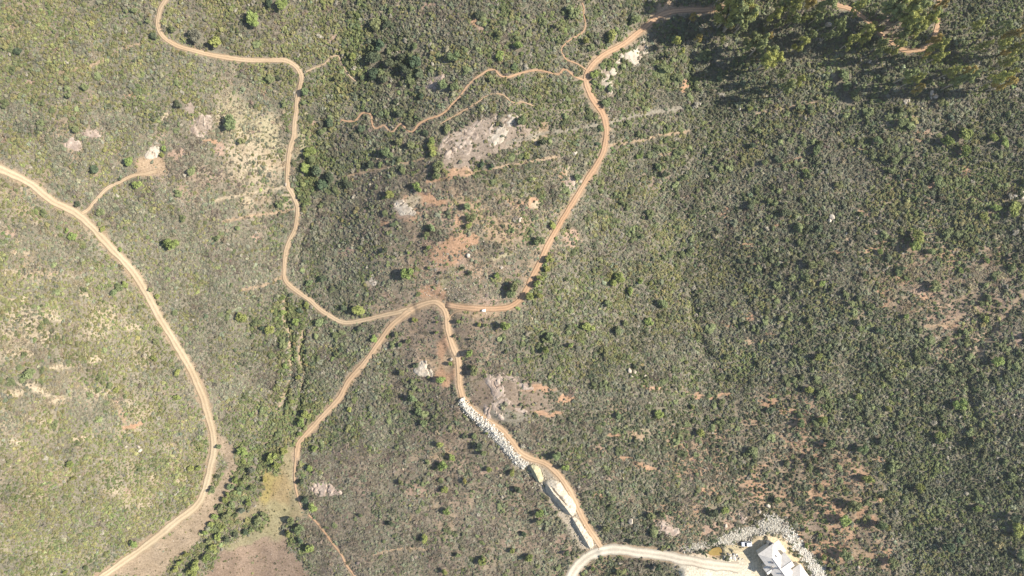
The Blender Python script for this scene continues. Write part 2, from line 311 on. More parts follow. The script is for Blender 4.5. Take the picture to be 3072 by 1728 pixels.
# open seams in the brush (irregular, linked gaps)
rid = 1 - np.abs(fbm(FX, FY, 11, 51, 3) - .5) * 2
seam = sstep(.93, .985, rid) * sstep(.95, .7, DENS)
paint(seam, 'tan', .9, .55)
gap = sstep(.60, .72, fbm(FX, FY, 7, 55, 3)) * sstep(.9, .55, DENS)
SOILV[:] = SOILV * (1 - gap[..., None] * .7) + SOILC * gap[..., None] * .7
np.maximum(bare, gap * .8, out=bare)
def ell(x, y, rx, ry, rot=0):
    c, s = math.cos(R(rot)), math.sin(R(rot)); dx = PXj - x; dy = PYj - y
    return sstep(1.25, .8, np.hypot((dx * c + dy * s) / rx, (-dx * s + dy * c) / ry))
PATCH = [ (1450,440,130,40,-27,'rock',.86),(1530,400,70,40,-20,'rock',.7),(1385,470,60,36,-20,'rock',.88),(1225,625,36,40,15,'orange',.9),(1320,640,60,40,0,'pink',.4), # cx,cy,rx,ry,rot,colour,bare
 (452,497,44,34,0,'tan',.985),(215,436,30,22,0,'cream',.9),(275,400,30,14,0,'cream',.8),(528,457,26,14,-12,'pink',.8),(642,430,30,6,20,'orange',.9),(664,450,14,16,0,'pink',.9),
 (395,289,22,7,5,'orange',.6),(86,250,14,6,0,'pink',.6),(500,350,8,14,30,'cream',.5),(800,400,36,52,-15,'straw',.62),(740,450,50,50,0,'cream',.3),
 (740,610,22,20,0,'cream',.8),(770,710,18,12,-40,'pink',.5),(860,600,12,30,0,'cream',.6),(905,430,16,50,0,'straw',.55),(930,390,12,30,0,'pink',.5),
 (1430,70,36,9,35,'orange',.9),(1450,85,22,10,20,'pink',.85),(1285,18,40,8,-15,'pink',.6),(1195,5,16,10,0,'cream',.5),(990,120,28,10,-30,'pink',.6),(1010,145,20,7,0,'pink',.6),
 (1384,516,40,14,-3,(.48,.31,.19),.99),(1630,395,18,22,0,'tan',.8),(1610,410,20,12,-30,'cream',.9),(1694,530,16,20,20,'orange',.75),(1700,520,10,18,0,'cream',.5),(1715,555,12,8,0,'cream',.7),
 (1290,600,44,13,6,'orange',.97),(1215,630,28,32,20,'pink',.93),(1240,605,26,18,0,'cream',.85),(1150,675,9,11,0,'orange',.85),(1375,660,10,16,0,'orange',.9),
 (1598,605,14,26,-25,'orange',.93),(1545,606,30,8,8,'orange',.7),(1605,615,9,14,-30,'cream',.9),(1375,730,48,22,-10,'orange',.9),(1425,715,12,22,0,'orange',.85),(1300,730,40,10,-12,'pink',.7),
 (1490,690,44,34,0,'tan',.45),(1505,770,44,5,-8,'straw',.85),(1330,800,70,50,0,'pink',.6),(1300,880,46,26,0,'orange',.88),(1345,820,14,52,14,'olive',.6),(1340,765,50,30,0,'orange',.75),
 (1045,760,22,18,0,'pink',.55),(1110,846,12,16,-30,'cream',.95),(1155,880,14,9,0,'pink',.75),(1010,830,16,14,0,'brown',.4),(1715,715,26,30,-25,'pink',.6),(1460,905,40,12,0,'pink',.6),
 (1200,985,50,14,-25,'brown',.5),(1280,960,44,20,0,'brown',.45),(1335,1060,24,52,12,'orange',.92),(1340,1120,38,36,0,'orange',.95),(1290,1095,40,26,0,'tan',.8),(1350,1085,20,38,0,'tan',.92),
 (1420,990,60,16,0,'brown',.4),(1600,1230,70,16,-15,'brown',.75),(1560,1190,70,60,0,'brown',.86),(1470,1190,60,50,0,'brown',.86),(1530,1250,60,20,5,'grey',.9),(1620,1165,50,8,5,'orange',.9),(1640,1190,30,14,0,'brown',.8),(1650,1238,46,6,-3,'orange',.93),
 (1700,1197,26,10,-5,'orange',.9),(1960,1165,38,7,10,'orange',.7),(1845,1303,30,5,0,'orange',.9),(1910,1308,26,14,10,'tan',.8),(1940,1290,20,12,0,'cream',.6),(1800,1345,20,14,20,'pink',.75),
 (1890,1378,46,9,10,'orange',.8),(1940,1400,40,9,15,'orange',.75),(1840,1430,10,20,30,'pink',.6),(1800,1490,16,10,0,'orange',.6),(1440,1410,24,14,0,'pink',.6),(1350,1330,30,40,0,'brown',.5),(1370,1290,24,26,0,'brown',.6),
 (1320,1370,40,12,-35,'tan',.6),(1500,1395,20,14,0,'pink',.55),(1250,1480,30,26,0,'pink',.4),(1580,1450,24,24,0,'brown',.35),(1690,1640,26,34,0,'pink',.6),(1560,1620,60,36,0,'brown',.3),
 (2095,1185,14,14,0,'orange',.85),(2150,1185,46,5,-12,'orange',.85),(2070,1175,30,5,15,'tan',.8),(2320,1160,26,10,0,'orange',.8),(2300,1205,40,14,-8,'orange',.75),(2360,1235,30,20,20,'orange',.5),
 (2400,1330,44,20,0,'orange',.65),(2360,1345,26,14,0,'tan',.6),(2460,1330,14,30,-20,'orange',.6),(2280,1395,26,8,-8,'orange',.7),(2060,1378,20,8,0,'orange',.8),(2110,1480,10,26,-10,'orange',.7),
 (2500,1370,46,10,-12,'tan',.6),(2640,1380,34,16,10,'orange',.6),(2490,1450,38,10,-8,'orange',.75),(2450,1470,16,26,-15,'orange',.7),(2505,1530,26,30,0,'orange',.75),(2580,1530,16,34,10,'orange',.65),(2440,1540,10,30,0,'brown',.6),
 (2640,1500,14,7,0,'orange',.85),(2480,1660,50,40,20,'orange',.5),(2560,1660,34,20,0,'tan',.6),(2440,1590,40,40,0,'brown',.6),(2500,1600,18,50,0,'orange',.6),(2620,1560,10,24,0,'orange',.5),
 (2050,1580,30,14,0,'orange',.8),(2135,1585,26,20,10,'pink',.85),(2190,1555,26,40,25,'pink',.6),(2230,1540,26,26,0,'brown',.7),(2060,1635,40,10,-10,'pink',.7),(1990,1560,30,16,0,'pink',.7),
 (2070,590,22,10,0,'pink',.5),(2180,640,16,30,30,'orange',.55),(2240,740,20,40,0,'orange',.45),(2250,790,26,8,0,'orange',.6),(2170,970,36,12,15,'orange',.6),(2310,1000,14,8,0,'orange',.8),(2260,1020,40,20,0,'tan',.4),(2250,955,20,14,0,'orange',.5),
 (2330,665,12,5,10,'orange',.85),(2420,715,14,6,25,'orange',.7),(2600,640,36,8,12,'orange',.6),(2620,700,26,12,0,'pink',.5),(2620,740,40,9,-12,'orange',.7),(2525,760,16,5,10,'orange',.85),(2540,718,16,9,20,'tan',.7),
 (2780,610,14,16,0,'orange',.75),(2760,615,20,7,0,'orange',.6),(2815,640,20,7,30,'orange',.7),(2820,695,12,8,0,'orange',.6),(2745,860,20,40,0,'pink',.7),(2770,900,40,14,15,'orange',.6),(2830,950,60,18,-8,'pink',.65),(2860,970,30,8,-15,'orange',.85),
 (2740,920,20,30,0,'tan',.55),(2900,900,50,16,-20,'brown',.5),(2930,1010,40,10,25,'straw',.55),(3050,1010,26,30,0,'pink',.65),(3040,1030,26,8,20,'orange',.8),(2700,1170,14,20,0,'pink',.3),
 (2760,405,24,20,0,'orange',.5),(2780,395,26,8,25,'pink',.6),(2390,480,50,6,-15,'orange',.7),(2370,490,16,6,0,'pink',.8),(2580,455,20,5,0,'orange',.6),(2640,510,30,14,0,'pink',.5),(2700,545,34,10,-20,'orange',.6),(2790,560,10,8,0,'orange',.9),(2900,510,9,26,0,'orange',.4),
 (2740,350,26,6,-10,'tan',.6),(2230,340,12,14,0,'brown',.5),(2010,455,14,22,10,'pink',.6),(1975,470,20,10,0,'tan',.5),(1960,540,60,30,0,'brown',.3),(2055,260,10,18,0,'orange',.85),
 (2000,22,20,16,0,'tan',.9),(2735,20,60,20,0,'orange',.5),(2690,90,60,40,0,'brown',.8),(2640,60,40,26,0,'brown',.75),
 (60,760,40,10,10,'cream',.6),(40,820,30,8,0,'cream',.65),(110,655,26,10,25,'cream',.6),(160,825,22,8,0,'pink',.6),(250,880,36,9,20,'cream',.6),(400,1275,34,7,-5,'orange',.85),(370,1245,9,22,-25,'tan',.7),(330,1470,24,14,0,'cream',.5),(470,1440,14,16,0,'cream',.5),
 (540,1440,20,12,0,'cream',.6),(380,1470,12,24,20,'pink',.6),(30,1180,44,12,0,'cream',.7),(110,1170,50,10,20,'cream',.7),(60,1060,50,14,10,'cream',.6),(200,1100,60,10,-8,'cream',.6),(150,950,60,10,14,'cream',.6),(300,970,40,10,10,'cream',.55),(400,980,34,16,0,'cream',.5),
 (60,900,46,10,-10,'cream',.6),(30,700,26,20,0,'pink',.5),(280,1075,40,18,0,'cream',.55),(120,1260,60,9,6,'cream',.6),(240,1310,50,9,-6,'cream',.55),(60,1320,30,8,0,'cream',.5),(180,1200,26,24,0,'cream',.4),
 (885,1400,18,40,0,'brown',.9),(815,1370,8,30,15,'pink',.8),(800,1310,10,26,20,'brown',.75)]
for (a, b, rx, ry, ro, ck, ba) in PATCH:
    if a < 460 and b > 640 and ba < .7: rx *= .8; ry *= .7; ba *= .8
    if a > 2000 and ba < .84: rx *= .9; ry *= .72; ba *= .8
    paint(ell(a, b, rx, ry, ro) * (1 if ba > .84 else np.clip(.35 + 1.1 * tanf, 0, 1)), ck, ba if ba > .84 else ba * .8)
def pmask(poly, soft=1): return blur(inpoly(PXj, PYj, poly), soft)
MEADW = zp(0,1152,q,[(1640,380),(1750,480),(1800,600),(1780,780),(1650,920),(1550,1100),(1440,1240),(1280,1360),(1190,1460),(800,1460),(1200,1190),(1480,950),(1560,850),(1640,720),(1720,640),(1700,560),(1640,460)])
MEADE = zp(0,1152,q,[(1980,620),(2100,700),(2160,480),(2240,440),(2230,720),(2280,830),(2290,1000),(2150,1010),(2130,1080),(2180,1230),(2350,1470),(1540,1470),(1640,1330),(1720,1200),(1900,1120),(2030,1050),(2010,950),(1900,1000),(1760,1050),(1960,870),(1990,750)])
paint(pmask(MEADW), (.33,.25,.165), .99)
em = pmask(MEADE); paint(em, (.30,.215,.148), .99)
paint(em * sstep(1640, 1520, PYj), (.335,.285,.155), .99, .8)
paint(ell(800,1450,40,60,20) * em, (.37,.29,.10), .97, .8); paint(ell(840,1480,30,60,10) * em, (.33,.235,.115), .97, .7); paint(ell(740,1620,90,14,-20), 'olive', .9, .7)
paint(ell(830,1560,40,60,0) * em, (.34,.30,.16), .99, .7)
paint(ell(330,1710,120,16,-30), (.33,.25,.17), .95)
OUTC = []
def oc(nm_, pl_, mt_, rg_, lb_, **kw_): OUTC.append((nm_, pl_, mt_, rg_, lb_, kw_))
zR = 1280, 320, 6.587
oc('rock_outcrop', zp(*zR, [(210,900),(240,780),(380,600),(480,500),(700,430),(900,310),(1100,230),(1250,230),(1330,130),(1420,260),(1300,420),(1280,520),(1060,580),(900,760),(870,900),(960,960),(1080,960),(1100,1060),(1000,1170),(900,1120),(880,950),(700,930),(540,900),(480,1040),(330,1030)]), 'rock', .55, 'broad grey-pink bedrock outcrop west of the orange loop road', seed=1)
oc('rock_outcrop', zp(*zR, [(1440,380),(1560,200),(1680,180),(1800,110),(1890,120),(1760,240),(1700,350),(1600,480),(1520,640),(1380,680),(1250,720),(1240,560),(1340,520)]), 'whiterock', .45, 'pale rock streak at the top of the broad outcrop', seed=2)
zR2 = 1380, 1060, 7.244
oc('rock_outcrop', zp(*zR2, [(560,560),(750,530),(850,640),(980,800),(985,950),(900,1120),(960,1400),(850,1380),(780,1150),(700,1100),(760,980),(720,900),(640,700)]), 'pinkrock', .6, 'striated bedrock slab uphill of the white rubble bank', seed=3)
oc('rock_outcrop', zp(*zR2, [(780,500),(900,450),(1180,460),(1330,600),(1540,700),(1560,780),(1300,740),(1200,600),(1000,580),(900,620)]), 'pinkrock', .5, 'pale arched rock ledge above the striated slab', seed=4)
oc('rock_outcrop', zp(*zR2, [(990,930),(1080,1000),(1200,1150),(1350,1230),(1520,1300),(1360,1300),(1160,1190),(1040,1080)]), 'pinkrock', .35, 'narrow pale rock rib running from striated slab to orange soil streak', seed=5)
oc('rock_outcrop', zp(*zR2, [(520,1230),(560,1130),(640,1120),(640,1200),(610,1280),(690,1370),(640,1420),(560,1300)]), 'pinkrock', .6, 'small pinkish rock with dark cleft beside the track', seed=6)
zR5 = 1760, 120, 8.05
oc('rock_outcrop', zp(*zR5, [(330,740),(400,720),(460,740),(590,830),(600,1000),(630,1090),(470,1160),(370,1060),(420,900)]), 'whiterock', .6, 'white rock slab right beside the orange road bend', seed=7)
oc('rock_outcrop', zp(*zR5, [(920,350),(1090,260),(1180,240),(1300,160),(1330,60),(1400,50),(1480,150),(1480,300),(1510,340),(1470,440),(1300,340),(1230,400),(1270,560),(1130,600),(1030,440)]), 'whiterock', .7, 'large branching white rock slab below the orange road', seed=8)
for k, (a, b_, r, tx_) in enumerate([(740,530,60,'small white rock between the two white slabs, facing the road'),(650,740,80,'flat cream rock patch between the two white slabs'),(840,385,45,'small white rock at the upper tip of the branching slab'),(585,1285,60,'lowest small white rock under the roadside slab')]):
    oc('rock_outcrop', zp(*zR5, [(a + r * 1.2 * math.cos(t), b_ + r * math.sin(t)) for t in np.linspace(0, 6.28, 9)[:-1]]), 'whiterock', .4, tx_, base=.15, cell=.35, seed=10 + k, hole=.1)
z8 = 100, 300, 3.389
oc('rock_outcrop', zp(*z8, [(1620,200),(1700,135),(1790,145),(1820,200),(1815,320),(1740,380),(1690,380),(1595,315)]), 'rock', .45, 'pale lilac-grey rock slab in brush left of the straw slope', base=.15, seed=14)
oc('rock_outcrop', zp(*z8, [(1560,40),(1640,30),(1645,90),(1590,165),(1535,150),(1560,90)]), 'rock', .5, 'small jagged grey rock just uphill of the lilac-grey slab', base=.1, seed=15)
oc('rock_outcrop', zp(*z8, [(1180,500),(1260,455),(1285,520),(1250,560),(1290,590),(1160,580),(1130,560)]), 'whiterock', .6, 'pale jointed rock at the upper edge of the tan clearing', base=.1, seed=16)
oc('rock_outcrop', zp(*z8, [(480,340),(560,300),(650,300),(690,340),(620,385),(520,370)]), 'pinkrock', .3, 'low cream rock patch on the olive western hillside', seed=17)
oc('rock_outcrop', zp(*z8, [(330,440),(400,400),(475,420),(480,490),(400,500),(340,480)]), 'pinkrock', .2, 'low sandy rock pavement on the olive western hillside', seed=18)
oc('rock_outcrop', zp(1024,576,q,[(555,1360),(590,1310),(640,1285),(665,1330),(695,1345),(690,1385),(600,1385)]), 'whiterock', .7, 'white boulder outcrop west of the tan turnout', base=.25, seed=19, hole=.2)
oc('rock_outcrop', zp(0,1152,q,[(2340,775),(2430,745),(2560,808),(2550,835),(2390,825)]), 'pinkrock', .6, 'pinkish white rock beside the meadow east edge', base=.2, seed=20)
oc('rock_outcrop', zp(1700,1560,5.152,[(1370,110),(1450,35),(1560,60),(1750,150),(1720,230),(1640,260),(1540,200),(1420,150)]), 'pinkrock', .5, 'salmon-cream rock patch in brush above the driveway', base=.1, seed=21)
oc('rock_outcrop', zp(1024,576,q,[(400,90),(450,60),(500,110),(560,150),(540,180),(440,170),(390,140)]), 'whiterock', .3, 'whitish rock bench at the orange scrape on the knoll', base=.1, seed=22)
oc('rock_outcrop', zp(1024,576,q,[(190,660),(230,650),(262,680),(245,725),(215,705)]), 'whiterock', .4, 'small cream rock patch west of the stony knoll', base=.15, seed=23)
oc('rock_outcrop', zp(1024,0,q,[(620,660),(660,620),(740,560),(760,600),(690,690),(640,690)]), 'pinkrock', .6, 'pale rock step above the zigzag trail', base=.1, seed=24)
oc('rock_outcrop', zp(1024,0,q,[(1690,1380),(1730,1340),(1770,1370),(1740,1420),(1700,1420)]), 'pinkrock', .4, 'cream rock patch just west of the orange loop road', base=.1, seed=25)
oc('rock_outcrop', zp(*zA, [(750,260),(800,250),(900,330),(930,420),(880,440),(800,430),(760,350)]), 'pinkrock', .6, 'pinkish ledge directly above the riprap slope', base=.1, seed=26)

RIP1 = zp(*zA, [(330,830),(380,720),(620,630),(900,540),(1080,460),(1180,370),(1330,290),(1500,330),(1640,420),(1740,560),(1600,650),(1480,600),(1300,600),(1050,650),(880,740),(700,780),(480,830)])
RIP2 = zp(*zA, [(1600,650),(1740,560),(1830,680),(1920,800),(2050,970),(2200,1150),(2350,1280),(2400,1480),(2450,1700),(2250,1700),(2120,1400),(1980,1150),(1850,980),(1720,800)])
RIP3 = zp(*zA, [(-330,900),(0,830),(200,830),(340,780),(330,850),(180,900),(20,960),(-330,970)])
for o_ in OUTC: paint(blur(inpoly(PXf + jx * .6, PYf + jy * .6, o_[1]), 1), 'rock', .9 if len(o_[1]) > 15 else .95)
for o_ in (RIP1, RIP2): paint(blur(inpoly(PXf + jx * .5, PYf + jy * .5, o_), 1), (.50,.455,.36), .985)
paint(blur(inpoly(PXf + jx * .5, PYf + jy * .5, RIP3), 1), (.47,.42,.33), .8)
for o_ in ([(1385,1190),(1400,1190),(1590,1385),(1580,1412),(1550,1400),(1470,1310),(1395,1235)], [(1590,1390),(1640,1395),(1740,1540),(1800,1640),(1785,1665),(1740,1640),(1625,1470),(1580,1410)]):
    paint(blur(inpoly(PXf + jx * .3, PYf + jy * .3, o_), 1), (.48,.40,.29), .99)
# roads: verge of loose soil
paint(sstep(1.7, .2, wideD + (tan2 - .5) * 2.4), 'tan', .97, .75); paint(sstep(.7, 0, roadD + (tan2 - .5) * 1.2), 'tan', .9, .7)
for pts, wpx, st, ck in FAINT:
    x, y = resample(pts, 1.2); hw = wpx * K * 312 / 2 * 1.08; st = min(.98, st + .12)
    m = np.zeros(bare.shape); n = int((hw + 2) / G) + 2
    for a, b in zip(x, y):
        i = int((a - fx[0]) / G); j = int((b - fy[0]) / G)
        i0, i1 = max(i - n, 0), min(i + n + 1, len(fx)); j0, j1 = max(j - n, 0), min(j + n + 1, len(fy))
        if i0 >= i1 or j0 >= j1: continue
        dd = np.hypot(fx[i0:i1][None] - a, fy[j0:j1][:, None] - b); sub = m[j0:j1, i0:i1]
        np.maximum(sub, sstep(hw * 1.25 + .3, hw * .7, dd), out=sub)
    paint(m * np.clip(.72 + .8 * tanf, 0, 1), ck, st, .95)
padm = blur(inpoly(PXf + jx * .3, PYf + jy * .3, PAD), 2); paint(padm, (.58,.475,.30), 1.0)
HARD = zp(*zA, [(-400,1130),(0,1110),(500,1130),(800,1060),(930,1250),(1150,1450),(1300,1800),(-500,1800)])
paint(blur(inpoly(PXf + jx * .5, PYf + jy * .5, HARD), 3), (.66,.59,.455), 1.0, .9)
paint(blur(inpoly(PXf, PYf, POND), 1), (.52,.32,.15), 1.0)
PATCHG = zp(*zA, [(430,880),(800,800),(800,900),(640,1010),(470,1080),(440,1000)]); paint(pmask(PATCHG), (.50,.42,.25), .9)

# ------------------------------------------------------------------ materials
def pm_new(name):
    m = bpy.data.materials.new(name); m.use_nodes = True
    b = m.node_tree.nodes['Principled BSDF']; b.inputs['Roughness'].default_value = .9
    b.inputs['Specular IOR Level'].default_value = .15
    return m, m.node_tree, b
def mixc(nt, a, b, fac, mode='MIX'):
    n = nt.nodes.new('ShaderNodeMix'); n.data_type = 'RGBA'; n.blend_type = mode
    for s, v in ((n.inputs[0], fac), (n.inputs[6], a), (n.inputs[7], b)):
        if hasattr(v, 'links'): nt.links.new(v, s)
        else: s.default_value = v if not isinstance(v, tuple) else (*v, 1)
    return n.outputs[2]
def noise(nt, scale, detail=4, rough=.6, coord='pos'):
    n = nt.nodes.new('ShaderNodeTexNoise'); n.inputs['Scale'].default_value = scale; n.inputs['Detail'].default_value = detail; n.inputs['Roughness'].default_value = rough
    if coord == 'pos':
        g = nt.nodes.new('ShaderNodeNewGeometry'); nt.links.new(g.outputs['Position'], n.inputs['Vector'])
    else:
        g = nt.nodes.new('ShaderNodeTexCoord'); nt.links.new(g.outputs['Object'], n.inputs['Vector'])
    return n.outputs['Fac']
def ramp(nt, fac, stops):
    r = nt.nodes.new('ShaderNodeValToRGB'); e = r.color_ramp.elements
    while len(e) < len(stops): e.new(.5)
    for i, (p, c) in enumerate(stops):
        e[i].position = p; e[i].color = (*c, 1) if len(c) == 3 else c
    nt.links.new(fac, r.inputs[0]); return r.outputs[0]
def bump(nt, b, h, st=.5, dist=.2):
    n = nt.nodes.new('ShaderNodeBump'); n.inputs['Strength'].default_value = st; n.inputs['Distance'].default_value = dist
    nt.links.new(h, n.inputs['Height']); nt.links.new(n.outputs[0], b.inputs['Normal'])
def simple(name, c, rough=.8, var=.15, sc=3.0, metal=0, spec=.3):
    m, nt, b = pm_new(name); b.inputs['Roughness'].default_value = rough; b.inputs['Metallic'].default_value = metal; b.inputs['Specular IOR Level'].default_value = spec
    o = ramp(nt, noise(nt, sc, 5), [(.3, tuple(x * (1 - var) for x in c)), (.7, tuple(min(1, x * (1 + var)) for x in c))])
    nt.links.new(o, b.inputs['Base Color']); return m
M = {}
m, nt, b = pm_new('ground_soil')
at_ = nt.nodes.new('ShaderNodeAttribute'); at_.attribute_name = 'soil'
g1 = ramp(nt, noise(nt, 1.3, 7, .75), [(.34, (.58, .57, .56)), (.66, (1.28, 1.29, 1.3))])
c1 = mixc(nt, at_.outputs['Color'], g1, 1.0, 'MULTIPLY')
g2 = ramp(nt, noise(nt, .12, 4), [(.3, (.9, .88, .85)), (.7, (1.08, 1.08, 1.1))])
c2 = mixc(nt, c1, g2, 1.0, 'MULTIPLY'); nt.links.new(c2, b.inputs['Base Color']); bump(nt, b, noise(nt, 2.0, 3, .55), .5, .14)
M['ground'] = m
def road_mat(name, edge, track, mid):
    m, nt, b = pm_new(name)
    a = nt.nodes.new('ShaderNodeAttribute'); a.attribute_name = 'across'
    n1 = noise(nt, .5, 5, .65); add = nt.nodes.new('ShaderNodeMath'); add.operation = 'MULTIPLY_ADD'
    nt.links.new(n1, add.inputs[0]); add.inputs[1].default_value = .34; nt.links.new(a.outputs['Fac'], add.inputs[2])
    sb = nt.nodes.new('ShaderNodeMath'); sb.operation = 'SUBTRACT'; nt.links.new(add.outputs[0], sb.inputs[0]); sb.inputs[1].default_value = .17
    o = ramp(nt, sb.outputs[0], [(.05, mid), (.32, track), (.62, track), (.95, edge)])
    g = ramp(nt, noise(nt, 1.7, 6, .7), [(.3, (.84, .83, .82)), (.7, (1.1, 1.1, 1.1))])
    g3 = ramp(nt, noise(nt, .06, 3, .5), [(.3, (.92, .87, .83)), (.7, (1.06, 1.07, 1.08))])
    nt.links.new(mixc(nt, mixc(nt, o, g, 1.0, 'MULTIPLY'), g3, 1.0, 'MULTIPLY'), b.inputs['Base Color']); bump(nt, b, noise(nt, 2.5, 5), .4, .12)
    return m
def sc(c, f): return tuple(min(.9, x * f) for x in c)
for k in ('cream', 'mid', 'tan', 'orange', 'white'):
    c = {'cream':(.52,.41,.262),'mid':(.47,.352,.222),'tan':(.475,.335,.205),'orange':(.475,.312,.188),'white':(.62,.55,.425)}[k]; M['road_' + k] = road_mat('road_' + k, sc(c, .66), sc(c, 1.12), sc(c, .76))
def leaf_mat(name, source):
    m, nt, b = pm_new(name)
    if source == 'inst':
        a = nt.nodes.new('ShaderNodeAttribute'); a.attribute_type = 'INSTANCER'; a.attribute_name = 'tint'; c = a.outputs['Color']
    else:
        a = nt.nodes.new('ShaderNodeObjectInfo'); c = a.outputs['Color']
    v = ramp(nt, noise(nt, 1.1 if source == 'inst' else .8, 3, .6), [(.3, (.78, .79, .77)), (.7, (1.2, 1.19, 1.17))])
    c = mixc(nt, c, v, 1.0, 'MULTIPLY')
    nt.links.new(c, b.inputs['Base Color']); b.inputs['Roughness'].default_value = .75; b.inputs['Specular IOR Level'].default_value = .2
    tr = nt.nodes.new('ShaderNodeBsdfTranslucent'); nt.links.new(c, tr.inputs[0])
    ms = nt.nodes.new('ShaderNodeMixShader'); ms.inputs[0].default_value = .22
    out = nt.nodes['Material Output']; nt.links.new(b.outputs[0], ms.inputs[1]); nt.links.new(tr.outputs[0], ms.inputs[2]); nt.links.new(ms.outputs[0], out.inputs[0])
    return m
M['scrub'] = leaf_mat('scrub_leaves', 'inst'); M['leaf'] = leaf_mat('crown_leaves', 'obj')
M['bark'] = simple('bark', (.22, .17, .13)); M['gumbark'] = simple('gum_bark', (.42, .37, .31), .8, .3)
def rock_mat(name, base, stain, pale, rs_=.35):
    m, nt, b = pm_new(name)
    o = ramp(nt, noise(nt, rs_, 7, .68), [(.32, stain), (.5, base), (.68, pale)])
    g = ramp(nt, noise(nt, 3.0, 5, .7), [(.3, (.75, .74, .73)), (.7, (1.15, 1.15, 1.15))])
    nt.links.new(mixc(nt, o, g, 1.0, 'MULTIPLY'), b.inputs['Base Color']); bump(nt, b, noise(nt, 1.3, 3, .55), .6, .18); return m
M['rock'] = rock_mat('weathered_rock', (.40, .315, .24), (.20, .15, .115), (.56, .465, .37))
M['whiterock'] = rock_mat('white_rock', (.52, .44, .335), (.34, .265, .195), (.63, .55, .44))
M['pinkrock'] = rock_mat('pink_rock', (.44, .34, .262), (.29, .215, .165), (.56, .46, .365))
M['rubble'] = rock_mat('white_rubble', (.68, .63, .53), (.47, .41, .31), (.76, .71, .61), 1.3)
M['riprap'] = rock_mat('grey_riprap', (.47, .43, .345), (.30, .255, .19), (.58, .54, .45), 1.3)
M['spoil'] = rock_mat('pale_spoil', (.55, .475, .36), (.41, .345, .25), (.64, .57, .455), .8)
M['spoilgreen'] = rock_mat('straw_spoil', (.46, .42, .26), (.35, .30, .18), (.57, .53, .37), .8)

# ------------------------------------------------------------------ mesh helpers
def mesh(name, v, f, mats, smooth_=False):
    me = bpy.data.meshes.new(name); me.from_pydata([tuple(map(float, p)) for p in v], [], [tuple(map(int, p)) for p in f]); 
    for mm in (mats if isinstance(mats, (list, tuple)) else [mats]): me.materials.append(mm)
    if smooth_: me.polygons.foreach_set('use_smooth', [True] * len(me.polygons))
    me.update(); return me
def link(name, me, parent=None, loc=(0, 0, 0), rz=0.0):
    o = bpy.data.objects.new(name, me); COL.objects.link(o); o.location = [float(v_) for v_ in loc]; o.rotation_euler = (0, 0, rz)
    if parent: o.parent = parent
    return o
def tag(o, label=None, cat=None, group=None, kind=None):
    if label: o['label'] = label
    if cat: o['category'] = cat
    if group: o['group'] = group
    if kind: o['kind'] = kind
    return o
def gridmesh(name, X, Y, Z, mat, attr=None):
    h, w_ = X.shape; me = bpy.data.meshes.new(name)
    n = h * w_; me.vertices.add(n); me.vertices.foreach_set('co', np.stack([X, Y, Z], -1).astype(np.float32).ravel())
    i = np.arange(n).reshape(h, w_); f = np.stack([i[:-1, :-1], i[:-1, 1:], i[1:, 1:], i[1:, :-1]], -1).reshape(-1, 4)
    me.loops.add(f.size); me.loops.foreach_set('vertex_index', f.ravel().astype(np.int32))
    me.polygons.add(len(f)); me.polygons.foreach_set('loop_start', (np.arange(len(f)) * 4).astype(np.int32))
    me.polygons.foreach_set('use_smooth', np.ones(len(f), bool))
    if attr is not None:
        a = me.attributes.new('soil', 'FLOAT_COLOR', 'POINT'); a.data.foreach_set('color', np.concatenate([attr, np.ones(attr.shape[:-1] + (1,))], -1).astype(np.float32).ravel())
    me.materials.append(mat); me.update(calc_edges=True); me.validate(); return me
# ------------------------------------------------------------------ ground
SA = np.empty(XX.shape + (3,)); SA[:] = np.array([.165, .16, .095])
far_t = fbm(XX, YY, 60, 61, 4)
SA *= (.6 + .8 * far_t)[..., None]
SA[F] = SOILV
tag(link('ground', gridmesh('ground', XX, YY, ZZ, M['ground'], SA)), kind='structure')

# ------------------------------------------------------------------ roads and trails
RLAB = {'left': 'dirt_road', 'top': 'dirt_road', 'main': 'dirt_road', 'loop': 'dirt_road', 'drive': 'gravel_driveway', 'spur': 'dirt_track', 'gum': 'dirt_track'}
lift = 0
for key, (x, y, z, hw, ck, tr) in RIB.items():
    lift += 0.006
    z = z * 1.0
    dx = np.gradient(x); dy = np.gradient(y); L = np.hypot(dx, dy); nx, ny = -dy / L, dx / L
    wl = hw * (.62 + .75 * fbm(x, y, 5, 71, 4)); wr = hw * (.62 + .75 * fbm(x, y, 5, 75, 4))
    if tr: wl *= sstep(0, 6, np.arange(len(x))) * .4 + .6
    rows = []; ac = []
    for t in (-1.25, -1, -.72, -.42, -.15, .15, .42, .72, 1, 1.25):
        ww = np.where(t < 0, wr, wl) * t
        off = (.04 if not tr else .02) * (1 - t * t) - (.10 if abs(t) > 1 else 0) * 3.2 - .015 * math.exp(-((abs(t) - .5) / .2) ** 2) * 3
        rows.append((x + nx * ww, y + ny * ww, z + off + lift + (.03 if abs(t) <= 1 else 0))); ac.append(np.full(len(x), min(1, abs(t))))
    Xr = np.stack([r[0] for r in rows]); Yr = np.stack([r[1] for r in rows]); Zr = np.stack([r[2] for r in rows])
    me = gridmesh('road', Xr[::-1], Yr[::-1], Zr[::-1], M['road_' + ck])
    a = me.attributes.new('across', 'FLOAT', 'POINT'); a.data.foreach_set('value', np.stack(ac)[::-1].astype(np.float32).ravel())
    tag(link(RLAB.get(key, 'trail'), me), kind='structure')

